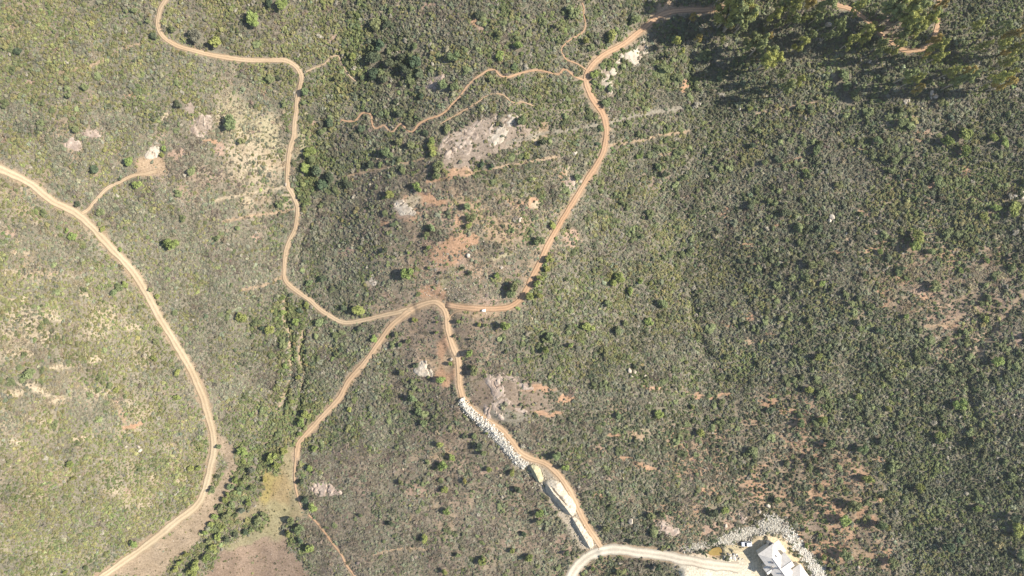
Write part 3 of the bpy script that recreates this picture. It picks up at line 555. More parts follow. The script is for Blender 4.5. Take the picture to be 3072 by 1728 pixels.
# ------------------------------------------------------------------ pieces of vegetation
def cards(cen, nrm, size, rs, jit=.6):
    n = len(cen); nn = nrm + (0, 0, .55) + rs.normal(0, jit, (n, 3)); nn /= np.linalg.norm(nn, axis=1, keepdims=True) + 1e-9
    a = np.cross(nn, rs.normal(0, 1, (n, 3))); a /= np.linalg.norm(a, axis=1, keepdims=True) + 1e-9; b_ = np.cross(nn, a)
    s = (size * rs.uniform(.6, 1.3, n))[:, None]; bend = nn * s * rs.uniform(-.3, .5, (n, 1))
    v = np.stack([cen - a * s, cen - b_ * s * .62 + bend, cen + a * s, cen + b_ * s * .62 + bend], 1).reshape(-1, 3)
    f = np.arange(4 * n).reshape(-1, 4); return v, f
ICO_V, ICO_F = None, None
def ico(sub):
    t = (1 + 5 ** .5) / 2
    v = [(-1, t, 0), (1, t, 0), (-1, -t, 0), (1, -t, 0), (0, -1, t), (0, 1, t), (0, -1, -t), (0, 1, -t), (t, 0, -1), (t, 0, 1), (-t, 0, -1), (-t, 0, 1)]
    f = [(0, 11, 5), (0, 5, 1), (0, 1, 7), (0, 7, 10), (0, 10, 11), (1, 5, 9), (5, 11, 4), (11, 10, 2), (10, 7, 6), (7, 1, 8), (3, 9, 4), (3, 4, 2), (3, 2, 6), (3, 6, 8), (3, 8, 9), (4, 9, 5), (2, 4, 11), (6, 2, 10), (8, 6, 7), (9, 8, 1)]
    v = [np.array(p) / np.linalg.norm(p) for p in v]
    for _ in range(sub):
        c = {}; nf = []
        def mid(i, j):
            k = (min(i, j), max(i, j))
            if k not in c:
                p = v[i] + v[j]; v.append(p / np.linalg.norm(p)); c[k] = len(v) - 1
            return c[k]
        for a, b_, d in f:
            x, y, z = mid(a, b_), mid(b_, d), mid(d, a); nf += [(a, x, z), (b_, y, x), (d, z, y), (x, y, z)]
        f = nf
    return np.array(v), np.array(f)
I0, I1, I2 = ico(0), ico(1), ico(2)
def blob(c, r, rs, lvl=I1, jit=.22):
    v = lvl[0] * (1 + rs.normal(0, jit, (len(lvl[0]), 1))) * np.array(r) + np.array(c); return v, lvl[1]
class Acc:
    def __init__(s): s.v = []; s.f = []; s.n = 0; s.mi = []
    def add(s, v, f, mi=0):
        s.v += [tuple(p) for p in np.asarray(v, float)]; s.f += [tuple(int(i) + s.n for i in q_) for q_ in f]; s.mi += [mi] * len(f); s.n += len(v); return s
    def mesh(s, name, mats, smooth_=False):
        me = mesh(name, s.v, s.f, mats, smooth_)
        if any(s.mi): me.polygons.foreach_set('material_index', s.mi)
        return me
    def box(s, x0, x1, y0, y1, z0, z1, mi=0):
        v = [(x0,y0,z0),(x1,y0,z0),(x1,y1,z0),(x0,y1,z0),(x0,y0,z1),(x1,y0,z1),(x1,y1,z1),(x0,y1,z1)]
        return s.add(v, [(0,3,2,1),(4,5,6,7),(0,1,5,4),(1,2,6,5),(2,3,7,6),(3,0,4,7)], mi)
    def tube(s, pts, rads, k=7, mi=0):
        P = np.array(pts, float); vs = []
        for i, p in enumerate(P):
            d = P[min(i + 1, len(P) - 1)] - P[max(i - 1, 0)]; d /= np.linalg.norm(d) + 1e-9
            a = np.cross(d, (0.3, 1, .1)); a /= np.linalg.norm(a) + 1e-9; b_ = np.cross(d, a)
            for j in range(k):
                t = 2 * math.pi * j / k; vs.append(p + (a * math.cos(t) + b_ * math.sin(t)) * rads[i])
        f = [(i * k + j, i * k + (j + 1) % k, (i + 1) * k + (j + 1) % k, (i + 1) * k + j) for i in range(len(P) - 1) for j in range(k)]
        f += [tuple(range(k))[::-1], tuple((len(P) - 1) * k + j for j in range(k))]
        return s.add(vs, f, mi)
def dome_lobes(rs, n, zc, flat):
    out = []
    for i in range(n):
        a = rs.uniform(0, 6.283); r = math.sqrt(rs.uniform(0, 1)) * .68; z = zc + flat * math.sqrt(max(0, 1 - r * r)) * rs.uniform(.35, 1)
        out.append((r * math.cos(a), r * math.sin(a), z, rs.uniform(.2, .38)))
    return out
def scrub_variant(i):
    rs = np.random.default_rng(100 + i); A = Acc()
    if i < 6:                                   # rounded leafy shrubs, radius 1, height about 1.1
        for (x, y, z, r) in dome_lobes(rs, 7, .2, .62):
            A.add(*blob((x, y, z), (r * 1.0, r * 1.0, r * .9), rs, I0, .2))
            n = 16; d = rs.normal(0, 1, (n, 3)); d[:, 2] = np.abs(d[:, 2]) * 1.1 - .15; d /= np.linalg.norm(d, axis=1, keepdims=True)
            A.add(*cards(np.array((x, y, z)) + d * r * 1.08, d, np.full(n, .17), rs))
        A.add(*blob((0, 0, .25), (.6, .6, .35), rs, I0, .15))
    else:                                       # open, twiggy shrubs
        for k in range(11):
            a = rs.uniform(0, 6.283); t = rs.uniform(.5, 1.1); e = np.array((math.cos(a) * t, math.sin(a) * t, rs.uniform(.5, 1.0)))
            A.tube([(0, 0, 0), e * .5 + (0, 0, .08), e], [.03, .025, .012], 3)
            n = 9; A.add(*cards(e * rs.uniform(.55, 1.05, (n, 1)) + rs.normal(0, .13, (n, 3)), np.tile(e, (n, 1)), np.full(n, .15), rs))
    return A.mesh('scrub_plant', M['scrub'])
LIB = bpy.data.collections.new('scrub_kinds')      # source meshes for the instanced brush (not linked to the scene)
for i in range(9):
    LIB.objects.link(bpy.data.objects.new('scrub_kind_%d' % i, scrub_variant(i)))

def instancer(name, pos, rot, scl, tint, idx, lib):
    me = bpy.data.meshes.new(name); n = len(pos); me.vertices.add(n); me.vertices.foreach_set('co', pos.astype(np.float32).ravel())
    for an, ty, da, fld in (('rot', 'FLOAT_VECTOR', rot, 'vector'), ('scl', 'FLOAT_VECTOR', scl, 'vector'), ('tint', 'FLOAT_COLOR', np.c_[tint, np.ones(n)], 'color'), ('idx', 'INT', idx, 'value')):
        a = me.attributes.new(an, ty, 'POINT'); a.data.foreach_set(fld, (da.astype(np.int32) if ty == 'INT' else da.astype(np.float32)).ravel())
    o = link(name, me); g = bpy.data.node_groups.new(name, 'GeometryNodeTree')
    g.interface.new_socket('Geometry', in_out='INPUT', socket_type='NodeSocketGeometry'); g.interface.new_socket('Geometry', in_out='OUTPUT', socket_type='NodeSocketGeometry')
    N = g.nodes; gi = N.new('NodeGroupInput'); go = N.new('NodeGroupOutput'); ip = N.new('GeometryNodeInstanceOnPoints')
    ci = N.new('GeometryNodeCollectionInfo'); ci.inputs['Collection'].default_value = lib; ci.inputs['Separate Children'].default_value = True; ci.inputs['Reset Children'].default_value = True
    def na(nm, ty):
        k = N.new('GeometryNodeInputNamedAttribute'); k.data_type = ty; k.inputs['Name'].default_value = nm
        return [s for s in k.outputs if s.enabled and s.name == 'Attribute'][0]
    g.links.new(gi.outputs[0], ip.inputs['Points']); g.links.new(ci.outputs[0], ip.inputs['Instance']); ip.inputs['Pick Instance'].default_value = True
    g.links.new(na('idx', 'INT'), ip.inputs['Instance Index'])
    er = N.new('FunctionNodeEulerToRotation'); g.links.new(na('rot', 'FLOAT_VECTOR'), er.inputs[0]); g.links.new(er.outputs[0], ip.inputs['Rotation'])
    g.links.new(na('scl', 'FLOAT_VECTOR'), ip.inputs['Scale']); g.links.new(ip.outputs[0], go.inputs[0])
    md = o.modifiers.new('scatter', 'NODES'); md.node_group = g
    return o

# ------------------------------------------------------------------ pixel lists of the larger shrubs: x, y, radius, tone
SHR = """759 60 24 b|846 12 20 b|811 6 16 d|648 137 20 b|517 85 18 g|588 107 25 s|457 109 13 d|441 60 10 g|537 314 14 d|227 387 13 g|382 483 16 b|489 445 9 b|483 462 9 b|358 535 8 d|411 554 14 b|282 505 15 d|568 513 18 g|723 425 12 g|811 238 14 g|835 234 10 d|692 370 25 g|914 278 14 g|910 310 12 g|930 457 18 b|910 509 18 b|970 393 16 g|990 370 14 d|954 517 22 d|994 533 22 d|966 552 16 d|254 262 14 g|207 286 14 g|52 151 12 d
1056 171 14 b|1084 230 12 g|1127 72 20 g|1159 72 14 d|1143 139 20 d|1123 179 24 d|1163 187 22 d|1203 167 18 d|1247 187 20 d|1215 215 20 d|1258 222 18 d|1123 222 18 d|1155 238 16 d|1247 139 14 g|1358 167 16 g|1330 258 16 g|1362 262 14 g|1441 44 14 d|1497 103 14 g|1557 139 18 b|1501 167 12 b|1541 199 12 g|1668 79 12 g|1906 60 16 g|1759 123 16 y|1839 107 18 y|1783 223 12 b|1827 266 12 g|1819 306 16 g|2026 119 14 g|1199 342 14 d|1231 334 14 g|1187 302 10 d|1266 286 9 d|1084 382 14 d|1294 441 14 b|1298 460 14 b|1298 424 14 b|1318 501 18 g|1310 523 16 g|1163 457 18 g|1195 421 12 g|1231 437 14 g|1195 477 10 g|1111 493 12 d|1203 513 14 g|1254 564 18 b|1044 552 14 d|1563 360 14 g|1632 429 15 d|1580 469 12 y|1449 493 10 d|1477 497 9 d|1803 386 10 g|1731 529 16 g|1791 433 9 d|1918 469 10 b|1978 497 13 g|1994 521 14 d|1342 386 14 g|1278 397 10 d
2525 234 25 g|2541 258 14 g|2561 294 20 g|2704 366 18 g|2823 306 14 g|2887 409 22 b|2839 417 24 b|2895 453 18 b|2446 449 15 g|2688 477 16 g|2636 421 12 g|2294 489 10 g|2418 509 12 b|2334 477 12 d|2982 417 15 b|3014 429 15 b|2815 540 15 g|2251 326 9 b|2259 433 14 d|2517 556 14 g
215 707 14 b|199 691 10 b|517 727 24 b|491 731 10 d|358 747 8 b|302 636 12 g|306 687 11 b|235 612 12 d|358 862 16 g|378 854 14 b|342 878 14 g|469 890 9 b|449 870 9 g|481 910 10 g|473 989 12 g|469 1025 12 g|533 1120 13 b|461 1077 10 b|723 946 20 b|684 934 10 g|811 989 16 b|787 985 10 d|847 934 12 b|886 965 14 b|918 918 13 b|900 930 10 d|847 894 10 b|870 886 9 d|954 965 16 g|847 1033 12 g|926 846 14 g|549 655 14 g|652 715 12 g|711 683 10 g|91 1124 18 g|533 580 14 g|894 1132 11 b|966 838 14 d|855 1097 10 b
1076 930 22 b|1032 926 14 d|1219 818 18 b|1151 751 11 d|1223 758 6 b|1284 743 8 b|1286 803 6 b|1322 818 6 d|1410 818 9 d|1386 803 6 d|1489 828 10 b|1531 882 16 g|1537 862 16 g|1652 679 15 b|1648 779 13 b|1640 811 11 b|1620 834 14 b|1616 852 12 b|1592 888 14 b|1618 888 11 b|1620 723 14 g|1541 691 9 g|1406 675 13 b|1414 652 16 g|1398 616 14 g|1298 679 14 g|1278 703 10 g|1179 675 11 d|1167 584 16 b|1859 830 18 b|1843 854 14 b|1894 870 13 b|1922 846 10 b|1954 850 8 y|1763 977 21 b|1517 977 16 b|1632 1049 15 b|1712 1033 13 b|1648 1005 12 g|1823 914 13 g|1950 965 15 b|1990 910 15 g|1875 969 12 g|1851 993 14 g|1243 961 8 b|1310 965 6 b|1310 997 7 b|1223 1025 8 g|1378 965 8 b|1437 973 8 b|1457 976 7 g|1410 1061 13 b|1362 1009 6 d|1410 1017 6 d|1352 1091 8 b|1318 1136 17 b|1247 1097 9 d|1203 1120 10 g|1119 1017 12 b|1187 1005 9 g|1199 1033 9 g|1076 985 10 d|1421 1113 14 g|1906 1097 10 d|1700 838 9 g
2358 640 14 d|2438 791 16 g|2414 783 14 d|2465 787 10 g|2465 850 11 b|2640 753 12 b|2553 910 14 g|2720 948 11 b|2577 965 14 s|2636 993 12 d|2696 822 12 g|2803 854 20 g|2962 785 11 b|3042 771 12 d|2982 838 10 g|2962 957 10 b|2887 810 10 b|2907 810 9 g|2755 707 22 b|2740 738 20 b|2795 755 16 g|3042 628 20 b|2990 628 16 b|2958 648 14 b|2899 711 12 g|2990 1085 18 b|2449 1069 16 b|2430 962 12 g|2072 751 12 g|2247 616 16 d|2620 918 9 g|2060 1089 8 y
401 1625 16 b|346 1172 10 b|529 1188 14 b|596 1402 10 b|572 1406 11 b|211 1390 14 b|223 1438 11 y|731 1351 20 b|656 1343 9 g|636 1470 13 g|652 1430 10 d|731 1386 8 b|755 1406 14 s|707 1438 12 b|672 1502 12 b|684 1482 10 b|644 1553 12 b|632 1573 12 b|616 1597 13 b|652 1609 14 b|779 1561 15 g|791 1545 12 g|735 1597 10 d|707 1605 10 d|680 1621 11 d|751 1587 8 g|556 1665 12 b|537 1689 12 b|525 1708 12 b|612 1669 18 b|596 1696 18 b|576 1720 16 b|676 1549 14 g|707 1546 12 g|743 1510 14 b|874 1561 14 g|866 1597 14 b|898 1585 14 g|926 1641 16 b|902 1621 12 d|938 1522 14 b|918 1502 12 d|906 1446 12 d|946 1343 14 b|926 1406 10 b|918 1243 18 b|906 1267 16 b|898 1303 12 b|874 1208 12 b|815 1375 18 b|831 1398 16 b|847 1351 14 b|835 1303 12 g|258 1704 10 g|195 1720 10 b|690 1460 11 g|720 1470 12 g|735 1440 11 g|660 1525 11 g|700 1515 13 g|725 1535 12 s|664 1582 11 b|760 1470 12 g|790 1440 11 y|640 1640 12 b|625 1625 11 g
1235 1192 16 g|1258 1235 12 g|1354 1375 14 b|1326 1398 16 b|1318 1331 13 b|1469 1406 11 b|1533 1418 12 b|1332 1470 12 b|1394 1442 9 y|1340 1536 13 b|1616 1542 14 b|1437 1339 12 d|1453 1359 13 g|1394 1311 9 d|1421 1311 9 g|1270 1271 12 g|1270 1617 11 b|1539 1653 11 b|1592 1673 17 b|1445 1685 13 b|1557 1466 13 d|1668 1363 16 g|1696 1402 11 b|1978 1239 20 b|1851 1247 14 g|1048 1228 10 b|1080 1546 8 g|1374 1665 12 g|1334 1716 12 b|1461 1301 6 b|1970 1700 14 d|1859 1716 12 g|1950 1542 14 g|1990 1545 10 g|1819 1585 12 g|1779 1708 9 b|1700 1661 10 g|1572 1601 10 d|1203 1446 10 g|1620 1565 12 g|1175 1573 10 d
2100 1303 19 b|2080 1220 10 b|2167 1204 13 g|2310 1228 15 d|2402 1267 16 g|2469 1259 16 b|2577 1188 14 b|2664 1231 14 y|2879 1212 17 b|2644 1327 14 d|2815 1307 17 b|2477 1414 14 s|2418 1371 10 s|2497 1339 18 g|2585 1347 16 g|2600 1430 18 b|2755 1462 14 b|2561 1510 18 g|2533 1557 18 b|2632 1569 22 g|2664 1581 10 y|2537 1669 18 g|2672 1689 18 g|2473 1673 9 b|2422 1593 8 b|2408 1611 7 d|2422 1637 8 b|2463 1605 8 b|2143 1534 16 d|2175 1534 12 b|2334 1498 14 g|2930 1522 15 b|3046 1589 18 b|3058 1665 16 g|2843 1641 18 d|2934 1331 15 d|3042 1550 18 d|2426 1164 16 b"""
SHRUBS = [(float(a), float(b_), float(c), t) for a, b_, c, t in (e.split() for l in SHR.split('\n') for e in l.split('|'))]
# gum trees: crown x, y, height m, crown tone
GUM = [(2232,-30,23,'g'),(2195,-42,24,'y'),(2265,-25,22,'g'),(2300,-30,20,'y'),(2170,-22,21,'g'),(2205,52,24,'g'),(2190,35,24,'y'),(2215,12,25,'g'),(2240,45,21,'y'),(2232,66,18,'g'),(2208,39,24,'o'),(2180,12,20,'y'),(2228,22,19,'g'),(2196,64,15,'o'),(2317,54,14,'y'),(2330,78,10,'g'),(2076,56,9,'o'),(2093,116,8,'o'),(2027,127,9,'y'),(2041,160,8,'y'),(2272,143,15,'g'),(2258,120,15,'g'),(2314,161,13,'g'),
 (2294,185,17,'y'),(2323,186,14,'y'),(2306,109,8,'o'),(2166,124,7,'y'),(2375,23,17,'y'),(2422,17,16,'o'),(2472,20,16,'g'),(2407,59,11,'y'),(2402,132,14,'y'),(2568,22,12,'y'),(2514,75,13,'g'),(2515,99,11,'g'),(2550,125,13,'y'),
 (2590,99,13,'y'),(2594,115,11,'y'),(2607,81,10,'y'),(2629,95,9,'y'),(2640,135,11,'g'),(2683,144,14,'y'),(2680,43,17,'g'),(2709,54,18,'y'),(2725,73,18,'y'),(2736,39,18,'g'),(2757,12,19,'y'),(2745,93,16,'y'),(2717,90,15,'g'),
 (2611,47,8,'g'),(2655,19,17,'g'),(2690,15,18,'y'),(2700,110,13,'g'),(2796,123,13,'o'),(2799,147,14,'y'),(2799,178,13,'y'),(2776,165,7,'o'),(2942,142,11,'y'),(3001,136,13,'y'),(3028,108,15,'o'),(3010,193,14,'y'),(3016,160,8,'o'),
 (2847,218,11,'y'),(2894,221,11,'o'),(2878,243,16,'g'),(2864,250,14,'g'),(3014,249,16,'o'),(2982,240,16,'y'),(3031,221,9,'y'),(2734,243,15,'y'),(2718,229,14,'g'),(2750,265,9,'o'),(2395,246,12,'y'),(2354,270,15,'g'),
 (2772,75,17,'y'),(2790,50,16,'g'),(2819,20,12,'o'),(2340,20,13,'g'),(2382,60,12,'g'),(2450,50,12,'g'),(2922,79,12,'y'),(2995,85,15,'g'),(3055,140,15,'y'),(2340,230,12,'g'),(2630,165,11,'g'),(2480,110,12,'g'),(2430,110,13,'g')]

# ------------------------------------------------------------------ scatter the brush
PAL = np.array([(.240,.245,.112),(.240,.243,.165),(.158,.176,.104),(.188,.218,.094),(.208,.188,.138),(.34,.30,.20)])
sp = .92
ax = np.arange(-284, 284, sp); ay = np.arange(-170, 170, sp)
AX, AY = np.meshgrid(ax, ay); AX = AX + (np.arange(len(ay)) % 2 * sp / 2)[:, None]
sx = (AX + rng.uniform(-.5, .5, AX.shape) * sp).ravel(); sy = (AY + rng.uniform(-.5, .5, AY.shape) * sp).ravel()
dn = grid_get(DENS, sx, sy); ba = grid_get(bare, sx, sy); hg = grid_get(HGT, sx, sy); mx = grid_get(MIX, sx, sy); rd = grid_get(roadD, sx, sy)
px_ = sx / (K * (ZC - hz(sx, sy))) + 1536; py_ = 864 - sy / (K * (ZC - hz(sx, sy)))
clump = fbm(sx, sy, 5.5, 81, 3)
keep = rng.random(len(sx)) < np.clip(dn + (clump - .5) * 1.1 * (1.05 - dn) + .02, 0, 1) * (1 - ba)
keep &= rd > .35
# leave room under the listed shrubs
shx, shy, shz = at(np.array([s[0] for s in SHRUBS]), np.array([s[1] for s in SHRUBS]), 1.6)
shr = np.array([s[2] for s in SHRUBS]) * K * 312
near = np.full(len(sx), 9.0)
for a, b_, r in zip(shx, shy, shr): near = np.minimum(near, np.hypot(sx - a, sy - b_) / r)
keep &= near > .8
sx, sy, hg, mx, dn, ba, clump, rd = (v_[keep] for v_ in (sx, sy, hg, mx, dn, ba, clump, rd))
N = len(sx)
# which kind grows where: patchy, driven by noise per kind
sel = np.zeros((N, 6))
for k in range(6):
    sel[:, k] = np.log(mx[:, k] + 1e-4) + (fbm(sx, sy, 9, 90 + 5 * k, 3) - .5) * 5.0 + rng.gumbel(0, .55, N)
kind = sel.argmax(1)
tint = PAL[kind] * rng.lognormal(0, .17, (N, 1)) * rng.normal(1, .05, (N, 3)) * (.78 + .44 * fbm(sx, sy, 30, 120, 3))[:, None] * (.76 + .48 * fbm(sx, sy, 7, 130, 3))[:, None]
gl = np.interp(py_[keep], [0, 170, 400, 640, 880, 1000, 1080, 1160, 1800], [2062, 2070, 2080, 2066, 2072, 2095, 2130, 2165, 2700])
tint *= np.where(px_[keep] > gl, 1.04, 1.04)[:, None] * np.array((1.10, 1.04, 1.02))
pale = rng.random(N) < .022; tint[pale] = np.array((.42, .375, .29)) * rng.uniform(.7, 1.2, (pale.sum(), 1))
rad = rng.lognormal(math.log(.73), .28, N) * (.72 + .30 * hg) * np.clip(.74 + .5 * clump, .6, 1.15)
rad = np.minimum(rad, np.maximum(.35, rd * .9 + .3))
hh = rad * rng.uniform(.40, .80, N) * (.55 + .6 * hg); hh[kind == 2] *= 1.2
idx = np.where((kind == 5) | ((kind == 4) & (rng.random(N) < .6)) | ((kind == 1) & (rng.random(N) < .3)), rng.integers(6, 9, N), rng.integers(0, 6, N))
big = (rng.random(N) < .036 * sstep(.46, .62, fbm(sx, sy, 14, 140, 3)) * (.4 + (sx > -60) * .9)) & (ba < .25) & (rd > 2.5)
rad[big] *= rng.uniform(1.5, 2.3, big.sum()); hh[big] *= rng.uniform(1.6, 2.4, big.sum()); idx[big] = rng.integers(0, 6, big.sum())
tint[big] = np.array((.205, .228, .105)) * rng.lognormal(0, .2, (big.sum(), 1))
zz = hz(sx, sy) - .10
o = instancer('chaparral_scrub', np.c_[sx, sy, zz], np.c_[rng.normal(0, .12, N), rng.normal(0, .12, N), rng.uniform(0, 6.283, N)],
   np.c_[rad, rad * rng.uniform(.75, 1.25, N), hh], tint, idx, LIB)
tag(o, 'low grey-green chaparral brush covering the hillsides between the dirt roads', 'scrub', kind='stuff')
# small dry tufts and seedlings on the open ground
n2 = 34000; tx = rng.uniform(-245, 245, n2); ty = rng.uniform(-140, 140, n2); b2 = grid_get(bare, tx, ty); r2 = grid_get(roadD, tx, ty); pd = grid_get(padm, tx, ty)
k2 = (rng.random(n2) < np.where(b2 > .3, .8, .25) * (1 - .9 * pd)) & (r2 > .5); tx, ty = tx[k2], ty[k2]; n2 = len(tx)
tt = np.where(rng.random(n2)[:, None] < .5, np.array((.30, .25, .14)), np.array((.17, .17, .08))) * rng.lognormal(0, .25, (n2, 1))
s2 = rng.lognormal(math.log(.28), .35, n2)
o = instancer('dry_grass_tufts', np.c_[tx, ty, hz(tx, ty) - .03], np.c_[np.zeros(n2), np.zeros(n2), rng.uniform(0, 6.28, n2)], np.c_[s2, s2, s2 * .9], tt, rng.integers(6, 9, n2), LIB)
tag(o, 'dry straw-coloured grass tufts dotted over bare soil and meadow', 'grass', kind='stuff')

# ------------------------------------------------------------------ larger shrubs and trees
def crown_variant(i, lobes=16, n=34, card=.135):
    rs = np.random.default_rng(300 + i); A = Acc()
    for (x, y, z, r) in dome_lobes(rs, lobes - (i * 3) % 7, .25, .85):
        A.add(*blob((x, y, z), (r * .8, r * .8, r * .75), rs, I0, .15))
        d = rs.normal(0, 1, (n, 3)); d[:, 2] = np.abs(d[:, 2]) * 1.1 - .25; d /= np.linalg.norm(d, axis=1, keepdims=True)
        A.add(*cards(np.array((x, y, z)) + d * r * rs.uniform(.85, 1.2, (n, 1)), d, np.full(n, card), rs))
    return A.mesh('crown', M['leaf'])
def stem_variant(i):
    rs = np.random.default_rng(400 + i); A = Acc()
    for k in range(5):
        a = k * 1.257 + rs.uniform(-.4, .4); A.tube([(0, 0, -.12), (.12 * math.cos(a), .12 * math.sin(a), .2), (.45 * math.cos(a), .45 * math.sin(a), .7)], [.075, .055, .02], 5)
    return A.mesh('trunk', M['bark'])
CR = [crown_variant(i) for i in range(6)]; ST = [stem_variant(i) for i in range(3)]
TONE = {'b': (.285, .325, .105), 'g': (.23, .26, .12), 'd': (.13, .16, .09), 'y': (.31, .295, .10), 's': (.21, .22, .155)}
TNAME = {'b': 'bright green', 'g': 'olive green', 'd': 'dark green', 'y': 'yellowish green', 's': 'grey-green'}
LM = [(440,110,'inside the hairpin of the pale dirt road'),(640,70,'above the pale dirt road by the brush hillside'),(820,30,'at the pale clearing above the dirt road'),(230,290,'on the olive hillside beyond the pale road'),
 (400,500,'beside the tan clearing at the spur track end'),(280,620,'at the spur track junction with the wide cream road'),(560,350,'near the pale grey rock slab'),(690,380,'by the straw-coloured dry slope'),(560,560,'on the grey brush slope west of the valley track'),
 (910,290,'along the valley track bend'),(930,500,'in the stream gully beside the valley track'),(1190,190,'in the dark rocky thicket above the zigzag trail'),(1060,170,'by the short trail off the pale road'),(1220,335,'beside the zigzag trail'),
 (1350,260,'above the zigzag trail near the rocks'),(1300,450,'at the western foot of the big rock outcrop'),(1310,515,'by the orange clearing below the big outcrop'),(1190,450,'in the brush west of the big outcrop'),(1600,400,'on the slope between big outcrop and orange road'),
 (1500,130,'in the brush between two narrow trails'),(1830,110,'beside the orange road climbing to the gum trees'),(1800,250,'by the white rocks beside the orange road'),(1960,490,'east of the orange road bend'),(1740,520,'west of the orange road above its long straight'),
 (2540,260,'below the gum tree grove'),(2850,430,'in the vivid green clump below the gum trees'),(2700,450,'on the dense slope below the gum trees'),(2330,480,'in the dense brush east of the gully line'),(210,700,'on the sparse tan hillside below the cream road'),
 (360,860,'on the lower edge of the wide cream road'),(500,730,'alone in grey brush above the wide cream road'),(480,1000,'along the middle bend of the cream road'),(720,960,'in the grey brush between cream road and creek'),(860,950,'along the twin creek banks'),(860,1230,'beside the creek below the brown road'),
 (960,850,'inside the bend of the reddish valley road'),(1070,940,'by the reddish road before the fork'),(1220,800,'on the stony brown knoll above the fork'),(1350,800,'in the stony clearing above the fork'),(1490,840,'at the stony slope beside the loop road'),
 (1540,870,'inside the loop road curve'),(1620,850,'in the green row outside the loop road curve'),(1640,700,'beside the straight of the loop road'),(1410,650,'in the green strip on the central knoll'),(1280,690,'below the orange scrape on the knoll'),(1870,860,'in the tree cluster on the eastern brush slope'),
 (1760,980,'standing alone in brush east of the fork'),(1510,980,'below the loop road near the fork'),(1650,1030,'on the brush slope above the lower rock outcrop'),(1300,980,'in the brown triangle inside the fork'),(1350,1100,'at the tan turnout by the white boulders'),(1200,1080,'beside the straight brown road southwest of the fork'),
 (1420,1080,'on the uphill side of the narrow track'),(1920,950,'in the dense brush west of the gully'),(2440,790,'in the dark brush of the eastern slope'),(2560,940,'on the eastern slope above the bare streaks'),(2800,840,'beside the bare pink wash on the eastern slope'),(2760,730,'in the green swath on the eastern slope'),
 (3000,640,'by the white boulders on the eastern slope'),(2970,820,'in the upper eastern brush'),(2240,620,'near the lone white boulder'),(2450,1070,'in the dense brush below the pink wash'),(400,1625,'above the last bend of the cream road by the meadow'),(200,1420,'on the pale southwestern hillside'),
 (550,1400,'inside the wide bend of the cream road'),(350,1170,'on the hillside inside the cream road'),(730,1360,'at the head of the meadow'),(640,1460,'between the cream road and the meadow'),(690,1490,'in the riparian thicket along the meadow'),(640,1580,'in the hedge-like thicket crossing the meadow'),
 (760,1570,'in the thicket finger between the two meadow halves'),(580,1690,'in the bright green clump at the meadow outlet'),(540,1690,'in the small isolated meadow clump'),(900,1600,'at the eastern meadow edge'),(920,1480,'by the pink rock beside the meadow'),(930,1370,'below the end of the brown road'),(830,1360,'in the wet green swale above the meadow'),
 (1250,1230,'on the brown slope below the brown road'),(1330,1390,'in the trio casting shadow on the brown slope'),(1440,1340,'below the white rubble bank'),(1330,1500,'on the open brown slope west of the spoil heap'),(1590,1560,'west of the spoil heap'),(1480,1680,'above the driveway bend'),(1270,1640,'near the south trail'),
 (1680,1380,'on the uphill side opposite the spoil heaps'),(1900,1240,'in brush above the house track'),(1950,1550,'in brush above the driveway'),(1900,1700,'in the island below the driveway'),(2100,1280,'in brush north of the house'),(2160,1530,'next to the riprap above the pond'),(2430,1610,'outside the riprap by the house'),
 (2400,1250,'on the orange-streaked slope north of the house'),(2550,1380,'on the orange-streaked slope above the riprap'),(2560,1600,'on the slope east of the riprap'),(2650,1580,'in the tall brush east of the riprap'),(2850,1280,'in the dense southeastern brush'),(2990,1080,'beside the eastern gully line'),(3040,1590,'in the tall dark southeastern brush'),(2850,1620,'in the shaded southeastern hollow')]
LMA = np.array([(l[0], l[1]) for l in LM], float)
def where(px, py): return LM[int(np.argmin((LMA[:, 0] - px) ** 2 + (LMA[:, 1] - py) ** 2))][2]
RANK = {}
for i, (px, py, r, t) in enumerate(SHRUBS):
    x, y, z = float(shx[i]), float(shy[i]), float(shz[i]); rm = float(shr[i]) * 1.08
    size = 'small' if r < 10 else ('large' if r > 17 else 'medium')
    shp = random.choice((0, 1, 2))
    lab = '%s shrub %s' % (TNAME[t], where(px, py)); rm *= random.uniform(.93, 1.08)
    e = tag(link('shrub', None, None, (x, y, z), random.uniform(0, 6.28)), lab, 'shrub', 'larger shrubs among the chaparral')
    hs = rm * (random.uniform(1.0, 1.35) if 1150 < px < 1720 and py > 700 or py > 1330 else random.uniform(.75, 1.1)); RANK.setdefault(lab, []).append((rm, e, 'wide'))
    tr_ = link('trunk', ST[i % 3], e); tr_.scale = (rm, rm, hs)
    cr = link('crown', CR[i % 6], e); cr.scale = (rm * random.uniform(.85, 1.1), rm * random.uniform(.68, 1.18), hs); cr.rotation_euler = (random.gauss(0, .12), random.gauss(0, .12), 0)
    f = random.uniform(.82, 1.2); c = TONE[t]; cr.color = (c[0] * f * random.uniform(.9, 1.12), c[1] * f, c[2] * f, 1)

